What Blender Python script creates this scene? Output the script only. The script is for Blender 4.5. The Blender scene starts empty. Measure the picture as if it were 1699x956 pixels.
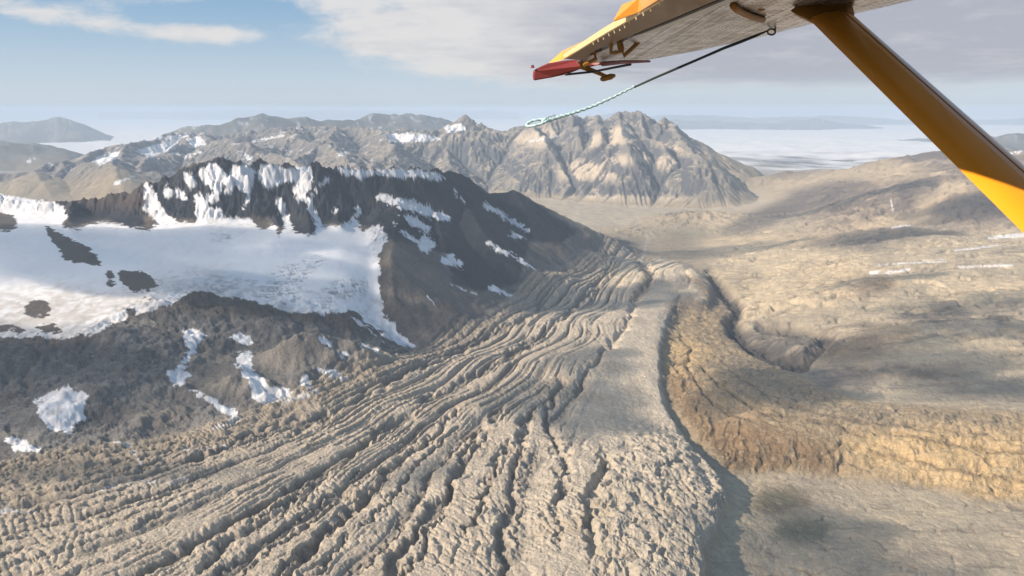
import bpy, math, time
import numpy as np
T0 = time.time()
R = math.radians
S = bpy.context.scene
COL = S.collection
# ------------------------------------------------------------------ camera
H = 1500.0
FPX = 1321.0            # focal length in pixels of the 1699 px wide photograph
HOR = 181.0
PITCH = math.atan((478 - HOR) / FPX)
cam_d = bpy.data.cameras.new('camera'); cam = bpy.data.objects.new('camera', cam_d); COL.objects.link(cam)
cam.location = (0, 0, H); cam.rotation_euler = (R(90) - PITCH, 0, 0)
cam_d.sensor_width = 36; cam_d.lens = 36 * FPX / 1699
cam_d.clip_start = 0.05; cam_d.clip_end = 600000
S.camera = cam
# ------------------------------------------------------------------ light
SUN_EL, SUN_BACK = 31.0, 20.0        # elevation; degrees behind the exact left of the camera
az = R(SUN_BACK)
SDIR = np.array([-math.cos(az) * math.cos(R(SUN_EL)), -math.sin(az) * math.cos(R(SUN_EL)), math.sin(R(SUN_EL))])
sd = bpy.data.lights.new('sun', 'SUN'); sun = bpy.data.objects.new('sun', sd); COL.objects.link(sun)
sd.energy = 5.0; sd.angle = R(0.6); sd.color = (1.0, 0.85, 0.67)
from mathutils import Vector
sun.rotation_euler = Vector(SDIR).to_track_quat('Z', 'Y').to_euler()
S.view_settings.view_transform = 'Standard'; S.view_settings.look = 'None'
S.view_settings.gamma = 1; S.view_settings.use_curve_mapping = False
S.view_settings.exposure = 0.68
W = bpy.data.worlds.new('World'); S.world = W; W.use_nodes = True
S.cycles.use_denoising = True
S.cycles.max_bounces = 5; S.cycles.diffuse_bounces = 2; S.cycles.glossy_bounces = 2
S.cycles.volume_bounces = 1; S.cycles.transparent_max_bounces = 12
S.cycles.caustics_reflective = False; S.cycles.caustics_refractive = False
S.cycles.sample_clamp_indirect = 5

class NT:
    """tiny node helper"""
    def __init__(s, tree): s.t = tree; s.n = tree.nodes; s.l = tree.links
    def new(s, typ, **kw):
        n = s.n.new(typ)
        for k, v in kw.items():
            if k.startswith('_'): setattr(n, k[1:], v)
        return n
    def put(s, sock, v):
        if hasattr(v, 'is_output') or isinstance(v, bpy.types.NodeSocket): s.l.new(v, sock)
        else: sock.default_value = v
    def math(s, op, a, b=0.0, c=0.0, clamp=False):
        n = s.n.new('ShaderNodeMath'); n.operation = op; n.use_clamp = clamp
        s.put(n.inputs[0], a); s.put(n.inputs[1], b); s.put(n.inputs[2], c); return n.outputs[0]
    def smooth(s, x, a, b, lo=0.0, hi=1.0):
        n = s.n.new('ShaderNodeMapRange'); n.interpolation_type = 'SMOOTHSTEP'
        s.put(n.inputs[0], x); n.inputs[1].default_value = a; n.inputs[2].default_value = b
        n.inputs[3].default_value = lo; n.inputs[4].default_value = hi; return n.outputs[0]
    def mix(s, f, a, b, mode='MIX'):
        n = s.n.new('ShaderNodeMix'); n.data_type = 'RGBA'; n.blend_type = mode; n.clamp_factor = True
        s.put(n.inputs[0], f); s.put(n.inputs[6], a if not isinstance(a, tuple) else (*a, 1)[:4])
        s.put(n.inputs[7], b if not isinstance(b, tuple) else (*b, 1)[:4]); return n.outputs[2]
    def noise(s, vec, scale, detail=4, rough=.55, dist=0.0, out=0):
        n = s.n.new('ShaderNodeTexNoise'); s.l.new(vec, n.inputs['Vector'])
        n.inputs['Scale'].default_value = scale; n.inputs['Detail'].default_value = detail
        n.inputs['Roughness'].default_value = rough; n.inputs['Distortion'].default_value = dist
        return n.outputs[out]

def world_setup():
    w = NT(W.node_tree)
    bg = [n for n in w.n if n.type == 'BACKGROUND'][0]
    sky = w.new('ShaderNodeTexSky'); sky.sky_type = 'NISHITA'; sky.sun_disc = False
    sky.sun_elevation = R(SUN_EL)
    # sky rotation: angle of the sun measured from +Y towards +X
    sky.sun_rotation = math.atan2(SDIR[0], SDIR[1]) % (2 * math.pi)
    sky.altitude = 1500; sky.air_density = 1.0; sky.dust_density = 0.4; sky.ozone_density = 2.0
    tc = w.new('ShaderNodeTexCoord')
    sep = w.new('ShaderNodeSeparateXYZ'); w.l.new(tc.outputs['Generated'], sep.inputs[0])
    X, Y, Z = sep.outputs
    hz = w.math('SQRT', w.math('ADD', w.math('MULTIPLY', X, X), w.math('MULTIPLY', Y, Y)))
    azi = w.math('ARCTAN2', X, Y)                      # radians, 0 = ahead
    ele = w.math('ARCTAN2', Z, hz)
    # cloud layer seen in perspective
    zz = w.math('ADD', w.math('MAXIMUM', Z, 0.0), 0.075)
    cx = w.new('ShaderNodeCombineXYZ')
    w.put(cx.inputs[0], w.math('DIVIDE', X, zz)); w.put(cx.inputs[1], w.math('DIVIDE', Y, zz)); cx.inputs[2].default_value = 3.7
    n1 = w.noise(cx.outputs[0], 0.62, 6, .62, .25)
    n2 = w.noise(cx.outputs[0], 2.3, 5, .6, .2)
    ca = w.new('ShaderNodeCombineXYZ'); w.put(ca.inputs[0], azi); w.put(ca.inputs[1], w.math('MULTIPLY', ele, 2.6)); ca.inputs[2].default_value = 1.3
    n3 = w.noise(ca.outputs[0], 13.0, 8, .60, .25)
    def blob(px, py, rx, ry, amp):
        a0 = math.atan((px - 849.5) / FPX); e0 = math.atan((HOR - py) / FPX)
        dx = w.math('DIVIDE', w.math('SUBTRACT', azi, a0), rx / FPX)
        dy = w.math('DIVIDE', w.math('SUBTRACT', ele, e0), ry / FPX)
        q = w.math('ADD', w.math('MULTIPLY', dx, dx), w.math('MULTIPLY', dy, dy))
        return w.math('MULTIPLY', w.math('EXPONENT', w.math('MULTIPLY', q, -1.0)), amp)
    tot = None
    for b in [(85, 48, 105, 22, .98), (190, 66, 60, 12, .4), (345, 72, 110, 17, 1.0), (300, 18, 60, 22, .75), (440, 4, 70, 16, .8), (660, 66, 120, 34, .95), (600, 88, 160, 16, .4),
              (790, 45, 140, 75, .75), (1000, 70, 300, 85, .95), (1350, 50, 420, 90, 1.15), (1250, 125, 300, 22, .55), (1600, 60, 300, 100, .5),
              (1750, 60, 420, 120, .8), (880, 108, 110, 22, .6), (545, 12, 70, 18, .8), (740, -10, 120, 30, .6), (900, -140, 1400, 70, .5)]:
        v = blob(*b); tot = v if tot is None else w.math('ADD', tot, v)
    cov = w.math('ADD', w.math('MULTIPLY', tot, 0.86), w.math('MULTIPLY', w.math('SUBTRACT', n3, .5), 1.7))
    cov = w.math('ADD', cov, w.math('MULTIPLY', w.math('SUBTRACT', n1, .5), .7))
    dens = w.smooth(cov, .36, 1.0)
    dens = w.math('MULTIPLY', dens, w.smooth(ele, R(.3), R(2.6)))
    # general high sky above the frame is broken cloud too
    up = w.smooth(ele, R(8), R(16))
    dens = w.math('MAXIMUM', dens, w.math('MULTIPLY', up, w.smooth(n1, .48, .68, 0, .5)))
    edge = w.smooth(cov, .45, 1.35)                      # thick cores turn grey
    core = w.math('MULTIPLY', edge, w.smooth(azi, -.10, .16), clamp=True)
    core = w.math('ADD', core, w.math('ADD', w.math('MULTIPLY', w.math('SUBTRACT', n2, .5), .9), w.math('MULTIPLY', w.math('SUBTRACT', .52, n3), 1.1)), clamp=True)
    white = (8.3, 8.05, 7.9); grey = (4.7, 4.75, 5.4)
    ccol = w.mix(core, white, grey)
    # horizon air: pale band
    skyc = w.mix(.8, sky.outputs[0], (2.7, 4.7, 7.0))
    band = w.smooth(ele, R(-2), R(8.5), 1.0, 0.0)
    skyc = w.mix(w.math('MULTIPLY', band, .97), skyc, (7.0, 7.75, 8.3))
    skyc = w.mix(w.math('MULTIPLY', w.smooth(ele, R(14), R(40)), .45), skyc, (2.2, 3.4, 5.6))
    col = w.mix(w.math('MULTIPLY', dens, .9), skyc, ccol)
    w.l.new(col, bg.inputs[0]); bg.inputs[1].default_value = 0.06
world_setup()

# ------------------------------------------------------------------ numpy helpers
rng = np.random.RandomState(7)
PERM = rng.permutation(4096).astype(np.int32)
GA = rng.rand(4096) * 2 * np.pi
GX = np.cos(GA).astype(np.float32); GY = np.sin(GA).astype(np.float32)
def pnoise(x, y, seed=0):
    x = np.asarray(x, np.float64) + seed * 17.31; y = np.asarray(y, np.float64) - seed * 9.77
    xi = np.floor(x); yi = np.floor(y)
    fx = (x - xi).astype(np.float32); fy = (y - yi).astype(np.float32)
    xi = xi.astype(np.int64); yi = yi.astype(np.int64)
    def g(ix, iy, dx, dy):
        h = PERM[(PERM[ix & 4095] + iy) & 4095]
        return GX[h] * dx + GY[h] * dy
    u = fx * fx * fx * (fx * (fx * 6 - 15) + 10); v = fy * fy * fy * (fy * (fy * 6 - 15) + 10)
    a = g(xi, yi, fx, fy); b = g(xi + 1, yi, fx - 1, fy)
    c = g(xi, yi + 1, fx, fy - 1); d = g(xi + 1, yi + 1, fx - 1, fy - 1)
    return (a + u * (b - a)) * (1 - v) + (c + u * (d - c)) * v
def fbm(x, y, o=4, seed=0, gain=.5, lac=2.03):
    s = 0; a = 1.0; t = 0
    for k in range(o):
        s = s + a * pnoise(x * lac ** k, y * lac ** k, seed + k * 3); t += a; a *= gain
    return s / t * 1.6
def ridged(x, y, o=4, seed=0, gain=.5):
    s = 0; a = 1.0; t = 0
    for k in range(o):
        s = s + a * (1 - np.abs(pnoise(x * 2.07 ** k, y * 2.07 ** k, seed + k * 3)) * 2.2); t += a; a *= gain
    return s / t
def sstep(x, a, b):
    t = np.clip((x - a) / (b - a), 0, 1); return t * t * (3 - 2 * t)
cp, sp = math.cos(PITCH), math.sin(PITCH)
def ray(px, py):
    cx = (np.asarray(px, float) - 849.5) / FPX; cy = (478 - np.asarray(py, float)) / FPX
    # camera forward is (0,cp,-sp), up is (0,sp,cp)
    return cx, cp + cy * sp, -sp + cy * cp
def P_z(px, py, z):
    dx, dy, dz = ray(px, py); t = (z - H) / dz; return np.array([dx * t, dy * t, z])
def P_d(px, py, d):
    dx, dy, dz = ray(px, py); t = d / dy; return np.array([dx * t, d, H + dz * t])
def to_px(x, y, z):
    zc = y * cp - (z - H) * sp; yc = y * sp + (z - H) * cp
    zc = np.maximum(zc, 1.0)
    return 849.5 + FPX * x / zc, 478 - FPX * yc / zc
class TPS:
    def __init__(s, xy, val, lam=1e-3):
        s.c = np.array(xy, float); s.sc = 3000.0
        P = s.c / s.sc; n = len(P)
        d = np.hypot(P[:, None, 0] - P[None, :, 0], P[:, None, 1] - P[None, :, 1])
        K = np.where(d > 0, d * d * np.log(d + 1e-12), 0) + lam * np.eye(n)
        A = np.zeros((n + 3, n + 3)); A[:n, :n] = K; A[:n, n] = 1; A[:n, n + 1:] = P; A[n, :n] = 1; A[n + 1:, :n] = P.T
        s.w = np.linalg.solve(A, np.concatenate([np.array(val, float), np.zeros(3)]))
    def __call__(s, x, y):
        x = np.asarray(x) / s.sc; y = np.asarray(y) / s.sc; n = len(s.c)
        o = s.w[n] + s.w[n + 1] * x + s.w[n + 2] * y
        for i in range(n):
            d2 = (x - s.c[i, 0] / s.sc) ** 2 + (y - s.c[i, 1] / s.sc) ** 2 + 1e-12
            o = o + s.w[i] * .5 * d2 * np.log(d2)
        return o
def bilin(img, fx, fy):
    h, w = img.shape[:2]
    fx = np.clip(fx, 0, w - 1.001); fy = np.clip(fy, 0, h - 1.001)
    ix = fx.astype(int); iy = fy.astype(int); u = fx - ix; v = fy - iy
    return (img[iy, ix] * (1 - u) + img[iy, ix + 1] * u) * (1 - v) + (img[iy + 1, ix] * (1 - u) + img[iy + 1, ix + 1] * u) * v
# ------------------------------------------------------------------ layout masks (world positions of snow, rock, sand ... given by bearing and dip angle)
MX0, MY0, MX1, MY1 = -420, 160, 2120, 1240
def blur(a, s):
    if s <= 0: return a
    r = int(3 * s) + 1; k = np.exp(-.5 * (np.arange(-r, r + 1) / s) ** 2); k /= k.sum()
    for ax in (0, 1):
        p = np.pad(a, [(r, r) if i == ax else (0, 0) for i in (0, 1)], mode='edge'); o = 0
        n = a.shape[ax]
        for i, kk in enumerate(k):
            o = o + kk * (p[i:i + n] if ax == 0 else p[:, i:i + n])
        a = o
    return a
class Mask:
    def __init__(s): s.a = np.zeros((MY1 - MY0, MX1 - MX0), np.float32)
    def poly(s, pts, v=1.0):
        p = np.array(pts, float)
        x0, y0 = np.floor(p.min(0)).astype(int) - 1; x1, y1 = np.ceil(p.max(0)).astype(int) + 2
        x0 = max(x0, MX0); y0 = max(y0, MY0); x1 = min(x1, MX1); y1 = min(y1, MY1)
        if x1 <= x0 or y1 <= y0: return s
        X, Y = np.meshgrid(np.arange(x0, x1) + .5, np.arange(y0, y1) + .5)
        ins = np.zeros(X.shape, bool); q = np.roll(p, -1, 0)
        for (ax, ay), (bx, by) in zip(p, q):
            if ay == by: continue
            c = ((ay > Y) != (by > Y)) & (X < (bx - ax) * (Y - ay) / (by - ay) + ax); ins ^= c
        sub = s.a[y0 - MY0:y1 - MY0, x0 - MX0:x1 - MX0]; sub[ins] = v
        return s
    def line(s, pts, w0, w1=None, v=1.0):
        w1 = w0 if w1 is None else w1; n = len(pts) - 1
        for i in range(n):
            (ax, ay), (bx, by) = pts[i], pts[i + 1]; wa = w0 + (w1 - w0) * i / n; wb = w0 + (w1 - w0) * (i + 1) / n; m = max(wa, wb) + 2
            x0 = max(int(min(ax, bx) - m), MX0); x1 = min(int(max(ax, bx) + m), MX1); y0 = max(int(min(ay, by) - m), MY0); y1 = min(int(max(ay, by) + m), MY1)
            if x1 <= x0 or y1 <= y0: continue
            X, Y = np.meshgrid(np.arange(x0, x1) + .5, np.arange(y0, y1) + .5)
            L = (bx - ax) ** 2 + (by - ay) ** 2 + 1e-9; t = np.clip(((X - ax) * (bx - ax) + (Y - ay) * (by - ay)) / L, 0, 1)
            d = np.hypot(X - ax - t * (bx - ax), Y - ay - t * (by - ay)); w = wa + (wb - wa) * t
            sub = s.a[y0 - MY0:y1 - MY0, x0 - MX0:x1 - MX0]; k = np.clip(w * .5 - d + .5, 0, 1); sub[:] = np.maximum(sub, k * v) if v > 0 else np.minimum(sub, 1 - k)
        return s
    def ell(s, cx, cy, rx, ry, v=1.0, rot=0):
        t = np.linspace(0, 2 * np.pi, 28, endpoint=False); c, q = math.cos(R(rot)), math.sin(R(rot))
        X = rx * np.cos(t); Y = ry * np.sin(t)
        return s.poly(list(zip(cx + X * c - Y * q, cy + X * q + Y * c)), v)
    def soft(s, b): s.a = blur(s.a, b); return s
    def at(s, px, py): return bilin(s.a, px - MX0 - .5, py - MY0 - .5)

# glacier body
GL = Mask().poly([(-420, 1240), (-420, 860), (-100, 800), (0, 770), (120, 745), (250, 735), (330, 722), (420, 695), (500, 662), (580, 632), (640, 604), (700, 585), (760, 560), (830, 522), (890, 492),
                  (940, 468), (985, 438), (1010, 428), (1048, 427), (1075, 440), (1095, 430), (1130, 440), (1165, 465), (1185, 500), (1170, 520), (1125, 512), (1108, 545), (1098, 590), (1095, 640), (1105, 690), (1135, 740), (1185, 795),
                  (1205, 830), (1190, 880), (1165, 930), (1170, 1000), (1190, 1240)])
gl_sharp = Mask(); gl_sharp.a = blur(GL.a.copy(), 2.5); GL.a = blur(GL.a, 11)
# honeycombed ice near the lower right of the glacier
PIT = Mask().poly([(1000, 760), (1110, 720), (1180, 790), (1205, 830), (1190, 880), (1165, 940), (1170, 1240), (960, 1240), (985, 956), (975, 870), (985, 800)]).soft(26)
SMOOTH = Mask().poly([(1085, 460), (1120, 490), (1100, 560), (1090, 640), (1110, 700), (1130, 740), (1000, 770), (960, 720), (985, 640), (1010, 570), (1035, 510), (1050, 470)]).soft(10)
# ochre ridge
OR = Mask().poly([(1140, 520), (1190, 515), (1200, 555), (1250, 590), (1310, 615), (1370, 650), (1450, 672), (1560, 680), (1699, 688), (2120, 700), (2120, 880), (1699, 833), (1620, 826), (1520, 803), (1400, 790), (1300, 782),
                  (1215, 786), (1160, 735), (1112, 665), (1098, 600), (1112, 545)]).soft(5)
# ------------------------------------------------------------------ base surface
ctrl_px = [
 (-300, 956, 20), (0, 956, 10), (300, 956, 5), (600, 956, 0), (900, 956, 0), (1150, 956, -10), (-200, 850, 30), (0, 850, 20), (300, 850, 15), (600, 850, 0), (900, 850, -5), (1180, 850, -25),
 (150, 760, 40), (400, 740, 10), (700, 740, -10), (950, 740, -15), (1150, 760, -50), (640, 620, -10), (800, 620, -25), (950, 620, -30), (1080, 620, -50),
 (900, 530, -70), (1050, 530, -75), (1000, 455, -115), (1060, 455, -120), (1110, 470, -120), (1140, 520, -120),
 (1215, 800, -100), (1300, 850, -92), (1500, 880, -85), (1699, 880, -80), (1250, 956, -92), (1500, 956, -85), (1699, 956, -80), (1950, 956, -60), (1250, 1100, -85),
 (1105, 665, -100), (1155, 740, -105), (1215, 788, -105), (1300, 785, -105), (1400, 792, -102), (1520, 806, -98), (1620, 830, -95), (1699, 838, -92),
 (1125, 590, -60), (1165, 650, -35), (1230, 705, -25), (1330, 722, -20), (1450, 730, -15), (1560, 745, -15), (1699, 755, -10),
 (1180, 575, -60), (1260, 640, -15), (1370, 690, -5), (1500, 705, 5), (1699, 712, 10),
 (1270, 590, -85), (1350, 620, -60), (1450, 655, -30), (1699, 672, 0), (1950, 680, 30),
 (1450, 600, 10), (1699, 600, 50), (1950, 600, 80), (1450, 500, 40), (1699, 500, 110), (1320, 500, -40), (1235, 560, -130), (1215, 500, -150), (1270, 450, -90), (1450, 420, 70), (1699, 420, 170),
 (1699, 372, 210), (1950, 400, 240), (1500, 388, 100), (1300, 405, -90), (1180, 425, -220), (1130, 432, -245),
 (1080, 405, -290), (1000, 345, -300), (900, 335, -300), (1100, 345, -300), (1200, 335, -290), (1130, 385, -285), (1200, 378, -230), (1270, 335, -200), (1300, 375, -80), (1350, 350, 0),
 (1300, 302, -10), (1400, 286, 270), (1500, 262, 560), (1560, 252, 660), (1640, 245, 760), (1699, 237, 850), (1900, 225, 950), (1450, 330, 250), (1600, 330, 390), (1699, 320, 480), (1500, 352, 180), (1800, 330, 520), (1400, 315, 180),
 (0, 700, 70), (-250, 700, 120), (150, 650, 130), (300, 640, 95), (380, 600, 130), (450, 620, 70), (0, 600, 210), (-250, 600, 300), (150, 560, 270), (300, 520, 300), (400, 490, 320), (500, 515, 240), (600, 560, 90), (560, 625, 35), (700, 578, -50), (640, 520, 100),
 (0, 500, 370), (-250, 500, 430), (100, 450, 440), (300, 450, 420), (500, 450, 380), (590, 470, 300), (300, 400, 500), (450, 395, 490), (560, 405, 440), (620, 430, 370), (200, 420, 470), (0, 400, 560), (-250, 420, 600),
 (700, 470, 130), (760, 510, -20), (850, 492, -105), (800, 440, 140), (900, 450, -105), (950, 425, -180), (1000, 408, -240), (860, 410, 130), (300, 725, 15), (0, 765, 40)]
ctrl_w = [(-7000, 9500, 300), (-4500, 9800, 150), (-2500, 10200, 0), (-800, 10800, -150), (-9000, 6000, 500), (-9000, 12000, 100), (-4000, 13000, -250), (0, 14500, -300), (6000, 19000, 450), (9000, 20000, 700), (3500, 19500, -200),
          (-3500, 1500, 30), (0, 1200, 0), (3500, 1500, -60), (7000, 4000, 200), (11000, 9000, 500), (11000, 15000, 900), (-6000, 3000, 200), (0, 0, 0), (-3000, 0, 0), (3000, 0, -50)]
cw = [P_z(*c) for c in ctrl_px]
BASE = TPS([(p[0], p[1]) for p in cw] + [(c[0], c[1]) for c in ctrl_w], [p[2] for p in cw] + [c[2] for c in ctrl_w], 2e-4)

# ------------------------------------------------------------------ ridge skeletons
def PT(p):
    return P_d(p[0], p[1], p[2]) if len(p) == 3 else P_z(p[0], p[1], p[3])
def D(px, py, d): return P_d(px, py, d)
def Z(px, py, z): return P_z(px, py, z)
def ridge_field(X, Y, lines, wx=0, wy=0):
    """highest of (crest height - slope*distance) over every polyline"""
    out = np.full(X.shape, -1e4); X = X + wx; Y = Y + wy
    for pts, slope, curve in lines:
        for a, b in zip(pts[:-1], pts[1:]):
            vx, vy = b[0] - a[0], b[1] - a[1]; L = vx * vx + vy * vy + 1e-9
            t = np.clip(((X - a[0]) * vx + (Y - a[1]) * vy) / L, 0, 1)
            d = np.hypot(X - a[0] - t * vx, Y - a[1] - t * vy)
            z = a[2] + (b[2] - a[2]) * t - slope * (.5 * d + .5 * curve * (1 - np.exp(-d / curve)))
            out = np.maximum(out, z)
    return out
def erode(z, dx, n, kdt, talus, hold=None):
    h, w = z.shape; N = h * w
    z = z.copy()
    idx = np.arange(N).reshape(h, w)
    offs = [(-1, -1), (-1, 0), (-1, 1), (0, -1), (0, 1), (1, -1), (1, 0), (1, 1)]
    def fill(z, it):
        wl = np.full(z.shape, 1e5); wl[0] = z[0]; wl[-1] = z[-1]; wl[:, 0] = z[:, 0]; wl[:, -1] = z[:, -1]
        for k in range(it):
            p = np.pad(wl, 1, constant_values=1e5); m = np.full(z.shape, 1e5)
            for oy, ox in offs: m = np.minimum(m, p[1 + oy:1 + oy + h, 1 + ox:1 + ox + w])
            nw = np.minimum(wl, np.maximum(z, m + .02))
            if k % 20 == 0 and np.abs(nw - wl).max() < 1e-3: break
            wl = nw
        return np.where(wl > 9e4, z, wl)
    for it in range(n):
        if it % 5 == 0: z = fill(z, 450)
        p = np.pad(z, 1, constant_values=1e5); best = np.full(z.shape, 1e-6); rec = idx.copy(); dist = np.full(z.shape, dx)
        for oy, ox in offs:
            dd = dx * math.hypot(oy, ox); s = (z - p[1 + oy:1 + oy + h, 1 + ox:1 + ox + w]) / dd
            m = s > best; best[m] = s[m]; rec[m] = (idx + oy * w + ox)[m]; dist[m] = dd
        recf = rec.ravel().tolist(); zf = z.ravel(); order = np.argsort(-zf, kind='stable').tolist()
        acc = [dx * dx] * N
        for i in order:
            r = recf[i]
            if r != i: acc[r] += acc[i]
        F = (kdt * np.array(acc) ** .45 / dist.ravel()).tolist(); zl = zf.tolist()
        for i in reversed(order):
            r = recf[i]
            if r != i:
                f = F[i]; zr = zl[r]
                if zl[i] > zr: zl[i] = (zl[i] + f * zr) / (1 + f)
        z = np.array(zl).reshape(h, w)
        for _ in range(2):                                # talus slopes
            p = np.pad(z, 1, mode='edge'); dz = np.zeros_like(z)
            for oy, ox in offs:
                dd = dx * math.hypot(oy, ox); q = p[1 + oy:1 + oy + h, 1 + ox:1 + ox + w] - z
                dz += np.where(q > talus * dd, (q - talus * dd) * .12, 0) - np.where(-q > talus * dd, (-q - talus * dd) * .12, 0)
            z = z + dz
    return z

# ---- near domain: the dark snowy ridge on the left
crest1 = [D(-320, 325, 7000), D(-200, 312, 7200), D(-60, 318, 7300), D(0, 324, 7250), D(60, 335, 7200), D(120, 333, 7250), D(200, 322, 7300), D(245, 303, 7200), D(300, 283, 7250), D(330, 274, 7250), D(362, 263, 7300), D(385, 272, 7330), D(400, 267, 7350), D(414, 274, 7400), D(432, 267, 7450),
          D(470, 276, 7480), D(498, 281, 7500), D(523, 270, 7500), D(545, 279, 7600), D(600, 283, 7700), D(650, 281, 7850), D(700, 278, 8000), D(745, 283, 8300), D(780, 295, 8600), D(812, 319, 8850), D(832, 316, 8950), D(850, 314, 9000), D(880, 333, 9100), D(910, 350, 9250), D(960, 378, 9650), D(1010, 392, 10200), D(1050, 400, 10600)]
L1 = [(crest1, 1.1, 1500),
      ([D(640, 283, 7800), Z(665, 330, 690), Z(655, 380, 560), Z(648, 430, 420), Z(652, 490, 220), Z(668, 545, 30)], .75, 2000),
      ([D(745, 283, 8300), Z(765, 330, 600), Z(795, 380, 420), Z(800, 430, 190), Z(790, 480, 20)], .62, 2500),
      ([D(850, 314, 9000), Z(880, 365, 330), Z(905, 400, 120), Z(930, 430, -120)], .55, 2500),
      ([D(700, 278, 8000), Z(720, 340, 580), Z(735, 400, 400), Z(730, 455, 200), Z(700, 520, 40)], .68, 2500),
      ([D(245, 303, 7200), Z(240, 340, 600), Z(225, 385, 510)], 1.1, 900),
      ([D(300, 283, 7250), Z(305, 335, 640), Z(310, 372, 530)], 1.3, 900),
      ([D(362, 263, 7300), Z(375, 330, 670), Z(385, 365, 545)], 1.3, 900),
      ([D(432, 267, 7450), Z(445, 330, 670), Z(462, 378, 520)], 1.3, 900),
      ([D(523, 270, 7500), Z(508, 330, 690), Z(513, 387, 500)], 1.3, 900),
      ([D(560, 280, 7650), Z(560, 340, 640), Z(565, 372, 530)], 1.3, 900),
      ([D(120, 333, 7250), Z(110, 375, 560), Z(150, 440, 430)], .7, 700),
      ([Z(330, 645, 130), Z(370, 600, 210), Z(410, 640, 120)], .5, 500), ([Z(440, 610, 130), Z(480, 570, 230), Z(560, 570, 190), Z(600, 590, 90)], .55, 600), ([Z(230, 700, 90), Z(290, 665, 130), Z(350, 690, 60)], .4, 500)]
def grid(x0, x1, y0, y1, dx):
    xs = np.arange(x0, x1 + 1, dx); ys = np.arange(y0, y1 + 1, dx); return np.meshgrid(xs, ys)
D1 = (-6800, 2200, 3000, 11600, 17.0)
X1, Y1 = grid(*D1)
b1 = BASE(X1, Y1)
wob = fbm(X1 / 900, Y1 / 900, 4, 3) * 90; wob2 = fbm(X1 / 900, Y1 / 900, 4, 31) * 90
r1 = ridge_field(X1, Y1, L1, wob * .5, wob2 * .5)
k = 30.0; m = np.maximum(b1, r1); z1 = m + k * np.log(np.exp((b1 - m) / k) + np.exp((r1 - m) / k)) - 0
hi = sstep(z1 - b1, 30, 200)
z1 = z1 + (fbm(X1 / 260, Y1 / 260, 5, 5) * 38) * (hi * .9 + .1)
MO1 = Mask().poly([(-420, 530), (0, 560), (60, 560), (130, 555), (200, 515), (290, 480), (340, 465), (420, 500), (520, 500), (600, 530), (690, 575), (640, 606), (500, 664), (330, 724), (120, 748), (0, 772), (-420, 870)]).soft(9)
mo1 = MO1.at(*to_px(X1, Y1, b1)); z1 = z1 + mo1 * (fbm(X1 / 480, Y1 / 480, 5, 6) * 95 + (ridged(X1 / 330, Y1 / 330, 4, 8) - .5) * 60)
gl1 = gl_sharp.at(*to_px(X1, Y1, b1))
z1e = erode(z1, D1[4], 10, .012, .95)
hk = np.maximum(sstep(blur(z1 - b1, 3), 25, 110), mo1) * (1 - gl1); z1 = z1e * hk + z1 * (1 - hk)
print('near eroded', time.time() - T0)
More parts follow.
